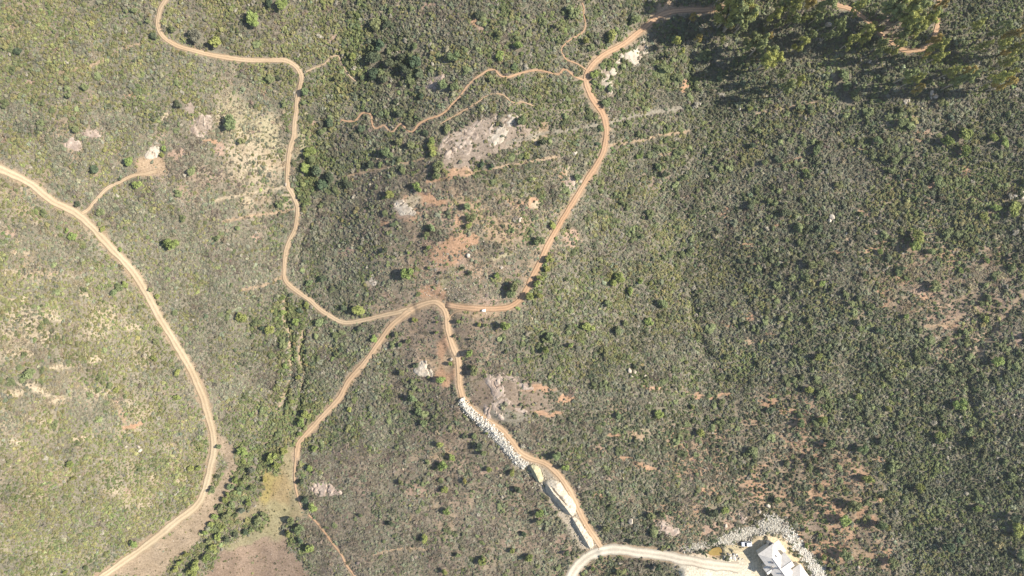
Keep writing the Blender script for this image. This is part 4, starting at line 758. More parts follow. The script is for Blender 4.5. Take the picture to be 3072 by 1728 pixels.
def gum_variant(i):
    rs = np.random.default_rng(500 + i); T = Acc(); C = Acc(); H = 18.0
    lean = rs.uniform(-.8, .8, 2); top = np.array((lean[0], lean[1], H * .86))
    tp = [np.array((0, 0, -.4)), np.array((lean[0] * .2, lean[1] * .2, H * .3)), np.array((lean[0] * .6, lean[1] * .6, H * .6)), top]
    T.tube(tp, [.42, .32, .2, .07], 8)
    lob = []
    for k in range(9):
        f = rs.uniform(.3, .85); base = tp[0] * (1 - f) + top * f; a = k * 2.4 + rs.uniform(-.5, .5); ln = rs.uniform(1.6, 3.6) * (1.15 - f * .6)
        e = base + np.array((math.cos(a) * ln, math.sin(a) * ln, rs.uniform(1.0, 2.8))); mid = (base + e) / 2 + np.array((0, 0, -.2))
        T.tube([base, mid, e], [.13, .09, .03], 5)
        for j in range(3): lob.append((e + rs.normal(0, .65, 3), rs.uniform(.75, 1.35)))
    for j in range(7): lob.append((top + rs.normal(0, 1, 3) * (.9, .9, 1.0), rs.uniform(.7, 1.3)))
    for c, r in lob:
        C.add(*blob(c, (r * .78, r * .78, r * .85), rs, I0, .15))
        n = 34; d = rs.normal(0, 1, (n, 3)); d /= np.linalg.norm(d, axis=1, keepdims=True)
        C.add(*cards(c + d * r * rs.uniform(.7, 1.2, (n, 1)), d, np.full(n, .30), rs))
    return T.mesh('trunk', M['gumbark'], True), C.mesh('crown', M['leaf'])
GV = [gum_variant(i) for i in range(5)]
GT = {'o': (.42, .325, .11), 'y': (.38, .38, .115), 'g': (.25, .275, .115)}
GN = {'o': 'orange-tinged', 'y': 'yellow-green', 'g': 'dull green'}
GL = [(2200,30,'beside the shaded end of the orange road'),(2060,120,'at the western fringe of the grove'),(2300,160,'on the lower western flank of the grove'),(2320,60,'in the upper western grove'),(2440,40,'along the upper grove edge'),(2410,120,'standing apart in brush mid grove'),
 (2530,90,'by the white boulders in the grove'),(2600,100,'beside the orange track through the grove'),(2720,60,'in the dense heart of the grove'),(2690,140,'at the bend of the orange track'),(2800,140,'east of the orange track bend'),(2740,245,'on the lower grove edge by white boulders'),
 (2870,230,'on the lower eastern grove edge'),(3000,240,'in the lower eastern corner clump'),(3010,130,'in the upper eastern grove'),(2370,260,'on the open brush below the grove')]
GLA = np.array([(l[0], l[1]) for l in GL], float)
for i, (px, py, h, t) in enumerate(GUM):
    x, y, z = at(px, py, h * .72); x, y, z = float(x), float(y), float(z)
    wh = GL[int(np.argmin((GLA[:, 0] - px) ** 2 + (GLA[:, 1] - py) ** 2))][2]
    lab = '%s gum tree %s' % (GN[t], wh)
    e = tag(link('gum_tree', None, None, (x, y, z), random.uniform(0, 6.28)), lab, 'tree', 'gum trees of the hillside grove')
    h *= random.uniform(1.22, 1.42); RANK.setdefault(lab, []).append((h, e, 'tall'))
    s = h / 18; wd = s * (.66 if h > 14 else .62) * random.uniform(.85, 1.15)
    a = link('trunk', GV[i % 5][0], e); a.scale = (s, s, s)
    b_ = link('crown', GV[i % 5][1], e); b_.scale = (s, s, s)
    a.scale = b_.scale = (wd, wd, s)
    f = random.uniform(.8, 1.15); c = GT[t]; b_.color = (c[0] * f, c[1] * f, c[2] * f, 1)

NUM = 'zero one two three four five six seven eight nine ten eleven twelve thirteen fourteen fifteen'.split(); ORD = [''] + [o_ + ' ' for o_ in 'second third fourth fifth sixth seventh eighth ninth tenth eleventh twelfth thirteenth fourteenth'.split()]
for lab, mem in RANK.items():
    if len(mem) < 2: continue
    mem.sort(key=lambda q_: -q_[0])
    for i, (_, e, wd_) in enumerate(mem):
        e['label'] = lab + ', ' + ORD[i] + {'wide': 'widest', 'tall': 'tallest'}[wd_] + ' of ' + NUM[len(mem)]
        if len(e['label'].split()) > 16: e['label'] = e['label'].rsplit(' of ', 1)[0]
# ------------------------------------------------------------------ rock outcrops
def outcrop(name, poly, mat, rough, label, base=0.0, cell=.55, cat='rock outcrop', seed=0, hole=.35):
    P = np.array(poly, float)
    if mat in (M['whiterock'], M['pinkrock']): P = P.mean(0) + (P - P.mean(0)) * 1.18; base += .15; hole *= .5
    x, y, _ = at(P[:, 0], P[:, 1]); W = np.c_[x, y]
    x0, y0 = W.min(0) - 1; x1, y1 = W.max(0) + 1
    gx_ = np.arange(x0, x1, cell); gy_ = np.arange(y0, y1, cell); X, Y = np.meshgrid(gx_, gy_)
    Xd = X + (fbm(X, Y, 4, 200 + seed, 3) - .5) * 3.4; Yd = Y + (fbm(X, Y, 4, 210 + seed, 3) - .5) * 3.4
    ins = inpoly(Xd, Yd, W).astype(float); n = 2
    soft = blur(ins, n)
    # ridged slabs with joints
    d1 = np.abs(fbm(X * .8 + Y * .6, Y * .8 - X * .6, 5, 220 + seed, 4) - .5) * 2
    rough *= 1.5; ht = base + rough * (fbm(X * .8 + Y * .6, (Y * .8 - X * .6) * 2.2, 6, 230 + seed, 5) * 1.6 - .5) - rough * .8 * sstep(.14, .02, d1) + rough * .5 * (fbm(X, Y, 1.4, 235 + seed, 2) - .5)
    ht = ht - hole * sstep(.56, .72, fbm(X, Y, 6, 240 + seed, 3)) * rough * 2.2
    Z = hz(X, Y) + ht * soft - .6 * (1 - sstep(.05, .55, soft))
    ok = soft > .02
    i = -np.ones(X.shape, int); i[ok] = np.arange(ok.sum()); f = []
    a = np.stack([i[:-1, :-1], i[:-1, 1:], i[1:, 1:], i[1:, :-1]], -1).reshape(-1, 4); a = a[(a >= 0).all(1)]
    cx_, cy_ = W.mean(0); cz_ = float(hz(cx_, cy_))
    me = mesh(name, np.c_[X[ok] - cx_, Y[ok] - cy_, Z[ok] - cz_], a, mat)
    return tag(link(name, me, None, (cx_, cy_, cz_)), label, cat)
for (nm_, pl_, mt_, rg_, lb_, kw_) in OUTC: outcrop(nm_, pl_, M[mt_], rg_, lb_, **kw_)
# boulders
def rockmesh(seed, lvl=I2, fl=.75):
    rs = np.random.default_rng(seed); v = lvl[0].copy()
    for _ in range(9):
        nrm = rs.normal(0, 1, 3); nrm /= np.linalg.norm(nrm); d = rs.uniform(.55, .9); p = v @ nrm
        v -= np.outer(np.maximum(p - d, 0), nrm)
    v *= 1 + rs.normal(0, .03, (len(v), 1)); v *= (1, rs.uniform(.7, 1), fl); return v, lvl[1]
BM = [mesh('boulder', *rockmesh(700 + k), M['whiterock']) for k in range(6)]
BOULD = [(2485,74,1.5,'long white boulder beside the western gum trees'),(2454,88,.8,'small white boulder downslope of the long white one'),(2610,185,1.1,'white boulder under the middle gum trees'),(2617,193,.9,'white boulder touching another under the middle gum trees'),(2584,180,.8,'small white boulder in brush under the middle gum trees'),
 (2626,212,.8,'low white boulder below the boulder pair'),(2633,222,.8,'lowest white boulder below the boulder pair'),(2796,279,1.3,'round white boulder in the lower grove clearing'),(2793,292,.9,'small white boulder beside the round one'),(2808,290,1.2,'pinkish white boulder beside the round one'),(2717,305,1.2,'white boulder in brush below the lower grove'),(2726,301,.9,'smaller boulder beside the one below the lower grove'),
 (2777,263,.9,'pale boulder in gum shadow'),(2934,76,1.1,'white boulder in the upper eastern grove'),(2310,22,.7,'small boulder near the upper grove edge'),(2496,652,1.5,'large lone white boulder in the eastern brush'),(2490,662,1.1,'white boulder leaning on the lone large one'),(2540,700,.7,'small white stone below the lone boulder'),
 (3062,580,1.6,'big white boulder on the upper eastern slope'),(3048,586,1.1,'white boulder beside the big upper eastern one'),(3034,592,.8,'small white boulder in the upper eastern row'),(3068,592,1.1,'white boulder under the big upper eastern one'),(1561,655,.8,'white stone pair member on the central knoll, upper'),(1559,662,.8,'white stone pair member on the central knoll, lower'),
 (856,552,1.0,'white boulder at the side of the valley track'),(414,1340,1.1,'white boulder on the southwestern hillside, upper'),(419,1352,1.2,'white boulder on the southwestern hillside, lower'),(377,1340,.7,'small white stone on the southwestern hillside'),(1893,1564,1.4,'pale boulder in brush above the driveway'),(1889,1112,1.3,'grey boulder in the shaded rock hollow'),(1905,1118,1.0,'grey boulder at the edge of the shaded rock hollow'),(1896,1128,1.1,'grey boulder at the foot of the shaded rock hollow'),
 (1935,1128,.8,'small pale boulder beside the shaded rock hollow'),(1405,766,1.2,'cream boulder on the stony knoll'),(1505,803,.8,'small cream stone near the loop road'),(1278,1086,1.0,'white boulder north of the white boulder outcrop'),(1355,1078,.9,'white boulder beside the round green shrub at the turnout'),(1722,460,1.0,'white boulder at the end of the faint track'),(1728,458,.8,'small white boulder at the end of the faint track'),
 (1742,545,.9,'white boulder at the roadside rock patch'),(1983,470,.8,'pinkish boulder east of the orange road'),(2220,325,1.0,'pale boulder in brush under the grove'),(1860,1690,1.2,'pale boulder under the driveway edge'),(3042,1246,.8,'small white stone in the eastern hollow'),(2576,1702,.8,'small white stone in brush east of the riprap'),(2280,1535,1.0,'pale boulder above the riprap crest'),(2305,1518,1.1,'cream boulder above the riprap crest'),(2178,1578,1.0,'cream boulder left of the riprap')]
for i, (px, py, r, lab) in enumerate(BOULD):
    x, y, z = at(px, py, .5); x, y, z = float(x), float(y), float(z)
    o = link('boulder', BM[i % 6], None, (x, y, z + r * .22), random.uniform(0, 6.28)); o.scale = (r, r, r)
    tag(o, lab, 'boulder', 'scattered pale boulders')

# ------------------------------------------------------------------ spoil heaps, rubble bank, riprap
def heap(name, pts, hwL, hwR, ht, mat, label, seed, trench=None):
    P = np.array(pts, float); x, y = resample(P, .25); n = len(x); dx = np.gradient(x); dy = np.gradient(y); L = np.hypot(dx, dy); nx, ny = -dy / L, dx / L
    s = np.linspace(0, 1, n); prof = np.sqrt(np.clip(1 - np.abs(2 * s - 1) ** 3, 0, 1)) * (.72 + .5 * fbm(x, y, 5, 255 + seed, 3))
    ts = np.linspace(-1, 1, 51); V = []
    H = (ht * prof)
    for t in ts:
        wv = np.where(t < 0, hwL, hwR) * (.6 + .8 * fbm(x, y, 4, 260 + seed, 3)) * (.08 + .92 * np.sqrt(np.clip(1 - np.abs(2 * s - 1) ** 3, 0, 1)))
        sx_ = x + nx * wv * t + .5 * (fbm(x, y, 3, 262 + seed, 2) - .5) * nx; sy_ = y + ny * wv * t
        c = (1 - abs(t)) ** (.85 if t < 0 else .62)
        zt = H * c
        if trench: zt = zt - H * trench[2] * np.exp(-((t - trench[0]) / trench[1]) ** 2) * sstep(.12, .25, s) * sstep(.75, .55, s)
        zt = zt * (.75 + .5 * fbm(sx_, sy_, 3, 270 + seed, 4)) + .8 * (fbm(sx_, sy_, 1.3, 280 + seed, 4) - .5) * min(1, c * 2)
        V.append(np.stack([sx_, sy_, hz(sx_, sy_) + zt - .35 * (abs(t) > .97) - .12], -1))
    V = np.array(V); c0 = V.reshape(-1, 3).mean(0); c0[2] = float(hz(c0[0], c0[1]))
    me = gridmesh(name, V[..., 0] - c0[0], V[..., 1] - c0[1], V[..., 2] - c0[2], mat)
    me.polygons.foreach_set('use_smooth', np.zeros(len(me.polygons), bool))
    if sum(p.normal.z for p in me.polygons) < 0: me.flip_normals()
    return tag(link(name, me, None, tuple(c0)), label, 'spoil heap')
z4 = 1580, 1390, 4.996
heap('spoil_heap', zp(*z4, [(60,20),(120,110),(170,220),(200,290)]), 2.0, 2.8, 2.9, M['spoilgreen'], 'short straw-coloured spoil heap between rubble bank and long heap', 1)
heap('spoil_heap', zp(*z4, [(270,260),(330,330),(420,440),(520,560),(600,660),(690,790)]), 2.5, 4.5, 3.4, M['spoil'], 'long pale spoil heap with a furrow along its crest', 2, (.12, .10, .45))
heap('spoil_heap', zp(*z4, [(680,800),(760,930),(830,1050),(900,1170),(960,1280)]), 1.9, 2.9, 2.8, M['spoil'], 'narrow pale spoil bank ending at the driveway', 3)
def stones(name, pos, rad, mat, label, seed, cat):
    rs = np.random.default_rng(seed); A = Acc()
    for (x, y, z), r in zip(pos, rad):
        v = I0[0] * (1 + rs.normal(0, .2, (12, 1))) * r * rs.uniform(.7, 1.2, 3) * (1, 1, .8)
        th = rs.uniform(0, 6.28); c, s = math.cos(th), math.sin(th); v = np.c_[v[:, 0] * c - v[:, 1] * s, v[:, 0] * s + v[:, 1] * c, v[:, 2]]
        A.add(v + np.array((x, y, z + r * .3)), I0[1])
    return tag(link(name, A.mesh(name, mat)), label, cat, kind='stuff')
def band(poly, n, smin, smax, seed):
    rs = np.random.default_rng(seed); P = np.array(poly, float); out = []
    a = P.min(0) - 12; b_ = P.max(0) + 12; pp = rs.uniform(a, b_, (n * 4, 2)); pp = pp[inpoly(pp[:, 0] + rs.normal(0, 5, len(pp)), pp[:, 1] + rs.normal(0, 5, len(pp)), P)][:n]
    x, y, z = at(pp[:, 0], pp[:, 1]); return np.c_[x, y, z], rs.lognormal(math.log((smin * smax) ** .5), .35, len(pp)).clip(smin * .7, smax * 1.3)
pos, rad_ = band(RIP1, 3600, .17, .42, 1); stones('riprap_stones', pos, rad_, M['riprap'], 'grey-white riprap stones arching over the house pad', 1, 'riprap')
pos, rad_ = band(RIP2, 3200, .16, .38, 2); stones('riprap_stones', pos, rad_, M['rubble'], 'white riprap stones lining the slope east of the house', 2, 'riprap')
pos, rad_ = band(RIP3, 500, .14, .3, 3); stones('riprap_stones', pos, rad_, M['riprap'], 'thin strip of pale stones between pond and brush', 3, 'riprap')
bx_, by_ = resample([(1383,1196),(1400,1225),(1432,1255),(1472,1290),(1510,1330),(1535,1362),(1560,1386),(1577,1397)], .3)
rs = np.random.default_rng(9); k = rs.integers(0, len(bx_), 7000); tt_ = k / len(bx_); off = rs.normal(0, .55, len(k)) * (.35 + 1.3 * fbm(bx_[k], by_[k], 6, 333, 3)) * (.45 + .75 * np.sin(np.clip(tt_ * 1.15, 0, 1) * 2.6)); off2 = rs.normal(0, .5, len(k))
ppx = bx_[k] + off * .66 + off2; ppy = by_[k] + off * .75 + off2
stones('rubble_bank', np.c_[ppx, ppy, hz(ppx, ppy) + np.maximum(0, 1.1 - np.abs(off) * .55) * rs.uniform(0, 1, len(k))], rs.lognormal(math.log(.16), .5, len(k)), M['rubble'], 'bank of bright white rubble stones below the narrow track', 9, 'rubble')
n4 = 5200; qx = rng.uniform(-240, 240, n4); qy = rng.uniform(-138, 138, n4); b4 = grid_get(bare, qx, qy); r4 = grid_get(roadD, qx, qy)
pxq = qx / (K * (ZC - hz(qx, qy))) + 1536; pyq = 864 - qy / (K * (ZC - hz(qx, qy)))
kn = np.exp(-(((pxq - 1380) / 170) ** 2 + ((pyq - 830) / 90) ** 2)) + .6 * np.exp(-(((pxq - 1280) / 90) ** 2 + ((pyq - 1030) / 60) ** 2)); k4 = (rng.random(n4) < .10 + .25 * b4 + .0 * kn) & (r4 > .6) & (grid_get(padm, qx, qy) < .1)
kx = rng.normal(1380, 100, 1500); ky = rng.normal(835, 55, 1500); kx, ky, _ = at(kx, ky); kr = grid_get(roadD, kx, ky) > .8
qx = np.r_[qx[k4], kx[kr]]; qy = np.r_[qy[k4], ky[kr]]
hx_, hy_ = resample(zp(*z4, [(60,20),(170,220),(300,300),(420,440),(600,660),(760,930),(960,1280)]), .3); kk_ = rs.integers(0, len(hx_), 2200)
hx_ = hx_[kk_] + rs.normal(0, 2.4, len(kk_)); hy_ = hy_[kk_] + rs.normal(0, 1.6, len(kk_)); okh = grid_get(roadD, hx_, hy_) > .2; hx_, hy_ = hx_[okh], hy_[okh]
stones('spoil_stones', np.c_[hx_, hy_, hz(hx_, hy_)], rs.lognormal(math.log(.14), .5, len(hx_)), M['spoil'], 'small pale stones spilled around the spoil heaps', 14, 'stones')
stones('loose_stones', np.c_[qx, qy, hz(qx, qy)], rng.lognormal(math.log(.14), .35, len(qx)), M['whiterock'], 'loose pale stones strewn over the bare ground', 12, 'stones')

# ------------------------------------------------------------------ pond
wx, wy = at0(np.array([p[0] for p in POND]), np.array([p[1] for p in POND]), PADZ - .9)
c = np.array((wx.mean(), wy.mean())); ring = np.c_[wx, wy] - c
for _ in range(2): ring = np.stack([ring * .75 + np.roll(ring, -1, 0) * .25, ring * .25 + np.roll(ring, -1, 0) * .75], 1).reshape(-1, 2)
m, nt, b = pm_new('muddy_water'); b.inputs['Roughness'].default_value = .12; b.inputs['Specular IOR Level'].default_value = .5
nt.links.new(ramp(nt, noise(nt, .5, 3), [(.35, (.27, .175, .05)), (.65, (.34, .235, .07))]), b.inputs['Base Color'])
o = link('pond_water', mesh('pond_water', [(0, 0, 0)] + [(a, b_, 0) for a, b_ in ring * 1.06], [(0, (i + 1) % len(ring) + 1, i + 1) for i in range(len(ring))], m), None, (c[0], c[1], PADZ - 1.0)); tag(o, kind='structure')
if o.data.polygons[0].normal.z < 0: o.data.flip_normals()

# ------------------------------------------------------------------ house
M['roof'] = simple('pale_roof', (.68, .62, .54), .75, .14, .9); M['wall'] = simple('stucco', (.66, .60, .50), .9, .06); M['dark'] = simple('dark_grey', (.12, .115, .12), .6); M['glass'] = simple('dark_glass', (.03, .04, .05), .08, .1, 2, 0, .6)
M['white'] = simple('white_paint', (.78, .78, .78), .3, .03, 2, 0, .5); M['black'] = simple('black_plastic', (.02, .02, .022), .5); M['rubber'] = simple('tyre_rubber', (.025, .025, .025), .9); M['chrome'] = simple('grey_metal', (.45, .45, .46), .35, .1, 3, .8)
M['wood'] = simple('weathered_timber', (.45, .36, .25), .85, .2); M['trim'] = simple('ridge_trim', (.60, .55, .49), .75, .05)
Ox, Oy = at0(2200 + 1340 / 11.32, 1600 + 350 / 11.32, PADZ + 4.6); Ox, Oy = float(Ox), float(Oy)
uw = np.array((.58, -.81)); vw = np.array((.81, .58)); uw /= np.linalg.norm(uw); vw = np.array((-uw[1], uw[0]))
hzr = math.atan2(uw[1], uw[0])                      # local x = a (along the house), local y = b
house = tag(link('house', None, None, (Ox, Oy, PADZ), hzr), 'large pale-roofed house on the cream pad inside the riprap', 'house')
def hip(a0, a1, b0, b1, ze, zr, h0=True, h1=True, ridge='a'):
    A = Acc()
    if ridge == 'a':
        hw_ = (b1 - b0) / 2; r0 = a0 + (hw_ if h0 else 0); r1 = a1 - (hw_ if h1 else 0); bm = (b0 + b1) / 2
        v = [(a0,b0,ze),(a1,b0,ze),(a1,b1,ze),(a0,b1,ze),(r0,bm,zr),(r1,bm,zr)]; f = [(0,1,5,4),(2,3,4,5),(3,0,4),(1,2,5),(3,2,1,0)]
    else:
        hw_ = (a1 - a0) / 2; r0 = b0 + (hw_ if h0 else 0); r1 = b1 - (hw_ if h1 else 0); am = (a0 + a1) / 2
        v = [(a0,b0,ze),(a1,b0,ze),(a1,b1,ze),(a0,b1,ze),(am,r0,zr),(am,r1,zr)]; f = [(3,0,4,5),(1,2,5,4),(0,1,4),(2,3,5),(3,2,1,0)]
    A.add(v, f); v2 = [(x, y, z - .22) for x, y, z in v[:4]]
    A.add(v[:4] + v2, [(0,4,5,1),(1,5,6,2),(2,6,7,3),(3,7,4,0),(4,7,6,5)])
    return A.mesh('roof', M['roof'])
def part(name, me, par=house): return link(name, me, par)
WALLS = [(.5, 21.5, -7.7, -.5, 4.38), (6.9, 13.2, -4, 1.7, 4.25), (6.9, 9.9, -9.4, -4, 3.95), (14.4, 18.6, -11, -4, 3.95), (15, 21, -3, 4.2, 4.1)]
for (a0, a1, b0, b1, h) in WALLS:
    wl_ = Acc(); wl_.box(a0, a1, b0, b1, -.3, h); part('wall', wl_.mesh('wall', M['wall']))
main = part('roof', hip(0, 22, -8.2, 0, 4.6, 6.9)); main['label'] = 'long hipped main roof'
rE = part('roof', hip(6.3, 13.7, -4.1, 2.2, 4.45, 6.75, False, False, 'b'))
rW = part('roof', hip(6.5, 10.3, -9.9, -3.2, 4.15, 5.6, False, False, 'b'))
part('roof', hip(14, 19, -11.5, -3.2, 4.15, 6.0, True, False, 'b')); part('roof', hip(14.5, 21.5, -4.1, 4.7, 4.3, 6.6, False, True, 'b'))
A = Acc(); A.tube([(4.1, -4.1, 6.95), (17.9, -4.1, 6.95)], [.13, .13], 6); part('ridge_cap', A.mesh('ridge_cap', M['trim']), main)
A = Acc(); A.tube([(10, -3.6, 6.8), (10, 2.2, 6.8)], [.12, .12], 6); part('ridge_cap', A.mesh('ridge_cap', M['trim']), rE)
A = Acc(); A.tube([(8.4, -9.9, 5.65), (8.4, -5.6, 5.65)], [.11, .11], 6); part('ridge_cap', A.mesh('ridge_cap', M['trim']), rW)
for (a, b_, z, w_) in ((4.6, -2.2, 5.55, .35), (5.6, -5.4, 5.85, .4), (6.0, -5.0, 6.05, .3), (9.2, -4.7, 6.5, .3), (12.0, -4.9, 6.4, .28)):
    A = Acc(); A.box(a - w_, a + w_, b_ - w_ * .6, b_ + w_ * .6, z - .4, z + .45); A.box(a - w_ * 1.25, a + w_ * 1.25, b_ - w_ * .85, b_ + w_ * .85, z + .45, z + .55); part('roof_vent', A.mesh('roof_vent', M['dark']), main)
A = Acc(); A.box(7.5, 8.2, -7.2, -6.3, 4.6, 6.6, 0); A.box(7.4, 8.3, -7.3, -6.2, 6.6, 6.75, 1); part('chimney', A.mesh('chimney', [M['wall'], M['dark']]), rW)
for k_ in range(3):
    A = Acc(); a = 13.2 + k_ * .75; z0 = 5.75
    A.add([(a, -6.3, 5.72), (a + .6, -6.3, 5.72), (a + .6, -4.7, 6.62), (a, -4.7, 6.62), (a, -6.3, 5.55), (a + .6, -6.3, 5.55), (a + .6, -4.7, 6.4), (a, -4.7, 6.4)], [(0,1,2,3),(4,7,6,5),(0,4,5,1),(1,5,6,2),(2,6,7,3),(3,7,4,0)])
    part('skylight', A.mesh('skylight', M['glass']), main)
for (a, b_, n_) in ((2.5, -7.72, 'w'), (5, -7.72, 'w'), (12, -7.72, 'w'), (3, -.48, 'w'), (5.5, -.48, 'w')):
    A = Acc(); A.box(a - .6, a + .6, b_ - .03, b_ + .03, 1.0, 2.5); wn = part('window', A.mesh('window', M['glass']))
    A = Acc(); A.box(a - .7, a + .7, b_ - .06, b_ + .05, .88, .98); A.box(a - .7, a - .61, b_ - .05, b_ + .05, .98, 2.55); A.box(a + .61, a + .7, b_ - .05, b_ + .05, .98, 2.55); A.box(a - .7, a + .7, b_ - .05, b_ + .05, 2.52, 2.62); part('frame', A.mesh('frame', M['white']), wn)
A = Acc(); A.box(8.0, 8.9, -9.45, -9.38, -.1, 2.2); d_ = part('door', A.mesh('door', M['wood'])); A = Acc(); A.box(8.1, 8.2, -9.53, -9.45, 1.0, 1.1); part('handle', A.mesh('handle', M['chrome']), d_)
A = Acc(); k = 10
ring_ = [(.55 + 1.25 * math.cos(2 * math.pi * j / k), -.75 + 1.25 * math.sin(2 * math.pi * j / k)) for j in range(k)]
A.add([(x, y, 3.7) for x, y in ring_] + [(.55, -.75, 5.0)] + [(x, y, 3.5) for x, y in ring_], [(j, (j + 1) % k, k) for j in range(k)] + [(j, j + k + 1, (j + 1) % k + k + 1, (j + 1) % k) for j in range(k)])
part('turret_roof', A.mesh('turret_roof', M['dark'])); A = Acc(); A.tube([(.55, -.75, -.2), (.55, -.75, 3.6)], [1.0, 1.0], 10); part('turret_wall', A.mesh('turret_wall', M['wall']))  # corner cone in dark grey, darker than the other roofs
# patio slab
A = Acc(); A.box(2.4, 8.6, .2, 3.6, -.2, .12); part('patio_slab', A.mesh('patio_slab', simple('concrete', (.60, .55, .47), .9, .08)))

# ------------------------------------------------------------------ white car
def car(px, py, rz, label):
    x, y, z = at(px, py, .8); e = tag(link('car', None, None, (float(x), float(y), float(z) + .02), rz), label, 'car')
    # +x is the nose
    prof = [(-2.3,.35),(-2.3,1.0),(-2.1,1.08),(1.0,1.08),(2.15,.92),(2.35,.75),(2.35,.35)]
    A = Acc(); n = len(prof)
    v = [(a, -.95, h) for a, h in prof] + [(a, .95, h) for a, h in prof]
    A.add(v, [tuple(range(n))[::-1], tuple(range(n, 2 * n))] + [(i, (i + 1) % n, n + (i + 1) % n, n + i) for i in range(n)]); me = A.mesh('body', M['white'])
    import bmesh
    bm = bmesh.new(); bm.from_mesh(me); bmesh.ops.recalc_face_normals(bm, faces=bm.faces); bmesh.ops.bevel(bm, geom=bm.edges[:], offset=.07, segments=2, affect='EDGES'); bm.to_mesh(me); bm.free(); body = link('body', me, e)
    A = Acc(); b0 = [(-2.15,1.06),(1.0,1.06)]; 
    A.add([(-2.15,-.88,1.06),(1.0,-.88,1.06),(1.0,.88,1.06),(-2.15,.88,1.06),(-1.85,-.72,1.72),(.15,-.72,1.72),(.15,.72,1.72),(-1.85,.72,1.72)], [(0,3,2,1),(4,5,6,7),(0,1,5,4),(1,2,6,5),(2,3,7,6),(3,0,4,7)]); link('window_band', A.mesh('window_band', M['glass']), e)
    A = Acc(); A.box(-1.9, .2, -.74, .74, 1.70, 1.78); link('roof', A.mesh('roof', M['white']), e)
    for s in (-1, 1):
        A = Acc(); A.box(2.28, 2.38, s * .68 - .2, s * .68 + .2, .66, .8); link('headlight', A.mesh('headlight', M['chrome']), e)
        A = Acc(); A.box(.55, .75, s * 1.06 - .1, s * 1.06 + .1, 1.05, 1.2); link('mirror', A.mesh('mirror', M['white']), e)
        for wx_ in (-1.45, 1.45):
            A = Acc(); A.tube([(wx_, s * .98 - .12, .34), (wx_, s * .98 + .02, .34)], [.34, .34], 16); wh = link('wheel', A.mesh('wheel', M['rubber']), e)
            A = Acc(); A.tube([(wx_, s * .98 - .125, .34), (wx_, s * .98 + .03, .34)], [.2, .2], 12); link('rim', A.mesh('rim', M['chrome']), wh)
    return e
car(2240, 1632, math.pi + R(4), 'white car parked on the pad beside the riprap')
# ------------------------------------------------------------------ white liquid tote on the loop road
x, y, z = at(1451.5, 931.5, .6); z = float(hz(x, y)) + .08
e = tag(link('liquid_tote', None, None, (float(x), float(y), z), R(4)), 'small white boxy tote standing on the edge of the loop road', 'container')
A = Acc()
for k_ in (-.5, 0, .5): A.box(-.6, .6, k_ * .9 - .05, k_ * .9 + .05, -.05, .1)
for k_ in range(5): A.box(-.6 + k_ * .26, -.44 + k_ * .26, -.5, .5, .1, .14)
link('pallet', A.mesh('pallet', M['wood']), e)
A = Acc(); A.box(-.56, .56, -.46, .46, .15, 1.12); me = A.mesh('tank', M['white']); import bmesh
bm = bmesh.new(); bm.from_mesh(me); bmesh.ops.bevel(bm, geom=bm.edges[:], offset=.08, segments=3, affect='EDGES'); bm.to_mesh(me); bm.free(); tk = link('tank', me, e)
A = Acc(); A.tube([(0, 0, 1.1), (0, 0, 1.18)], [.12, .12], 12); link('cap', A.mesh('cap', M['black']), tk)
A = Acc()
for a in np.linspace(-.58, .58, 6):
    for s in (-.48, .48): A.tube([(a, s, .14), (a, s, 1.14)], [.012, .012], 4)
for b_ in np.linspace(-.48, .48, 5):
    for s in (-.58, .58): A.tube([(s, b_, .14), (s, b_, 1.14)], [.012, .012], 4)
for zz_ in (.2, .5, .8, 1.13):
    for s in (-.48, .48): A.tube([(-.58, s, zz_), (.58, s, zz_)], [.012, .012], 4)
    for s in (-.58, .58): A.tube([(s, -.48, zz_), (s, .48, zz_)], [.012, .012], 4)
link('cage', A.mesh('cage', M['chrome']), e)
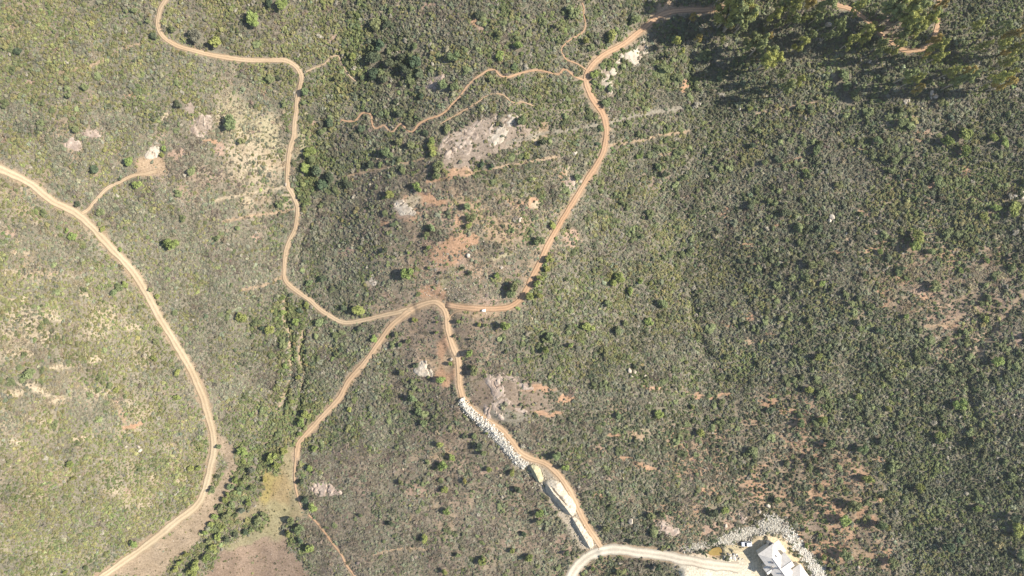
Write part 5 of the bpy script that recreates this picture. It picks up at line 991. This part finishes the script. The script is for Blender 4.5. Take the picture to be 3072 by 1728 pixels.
# ------------------------------------------------------------------ black water tank
x, y, z = at(2489, 1707, 1.0); e = tag(link('water_tank', None, None, (float(x), float(y), float(z) - .1)), 'black upright water tank in brush east of the riprap', 'tank')
A = Acc(); A.tube([(0, 0, -.1), (0, 0, .5), (0, 0, .52), (0, 0, .58), (0, 0, .6), (0, 0, 1.15), (0, 0, 1.17), (0, 0, 1.23), (0, 0, 1.25), (0, 0, 1.8), (0, 0, 1.95), (0, 0, 2.03)], [.8, .8, .83, .83, .8, .8, .83, .83, .8, .8, .6, .2], 20); link('shell', A.mesh('shell', M['black']), e)
A = Acc(); A.tube([(0, 0, 2.0), (0, 0, 2.1)], [.24, .24], 14); link('lid', A.mesh('lid', M['dark']), e)
# ------------------------------------------------------------------ debris heap by the driveway
x, y, z = at(2204, 1673, .3); e = tag(link('debris_pile', None, None, (float(x), float(y), float(z))), 'scattered pile of broken concrete and timber on the pad edge', 'debris')
rs = np.random.default_rng(77)
for k_ in range(34):
    px_o, py_o = rs.normal(0, 1.5), rs.normal(0, 1.2); A = Acc(); a, b_, h = rs.uniform(.2, .55, 3)
    if k_ % 3 == 0: a, b_, h = rs.uniform(.8, 1.5), .10, .08
    A.box(-a, a, -b_, b_, -.05, h); c_ = link('board' if k_ % 3 == 0 else 'slab', A.mesh('chunk', M['dark'] if k_ % 5 == 1 else (M['wood'] if k_ % 3 == 0 else M['rubble'])), e, (px_o, py_o, .0), rs.uniform(0, 6.28)); c_.rotation_euler[0] = rs.normal(0, .2)
print('shrubs', len(SHRUBS), 'scrub', N)

# ------------------------------------------------------------------ thin air between the drone and the ground
A = Acc(); zl = float(ZZ.min()) - 1.5; A.box(-3300, 3300, -3300, 3300, zl, max(ZC + 4, float(ZZ.max()) + 3))
hm = bpy.data.materials.new('thin_haze'); hm.use_nodes = True; hn = hm.node_tree; hn.nodes.clear()
pv = hn.nodes.new('ShaderNodeVolumePrincipled'); pv.inputs['Color'].default_value = (.93, .95, 1, 1); pv.inputs['Density'].default_value = HAZE; pv.inputs['Anisotropy'].default_value = .3
ho = hn.nodes.new('ShaderNodeOutputMaterial'); hn.links.new(pv.outputs[0], ho.inputs['Volume'])
tag(link('haze', A.mesh('haze', hm)), kind='stuff')
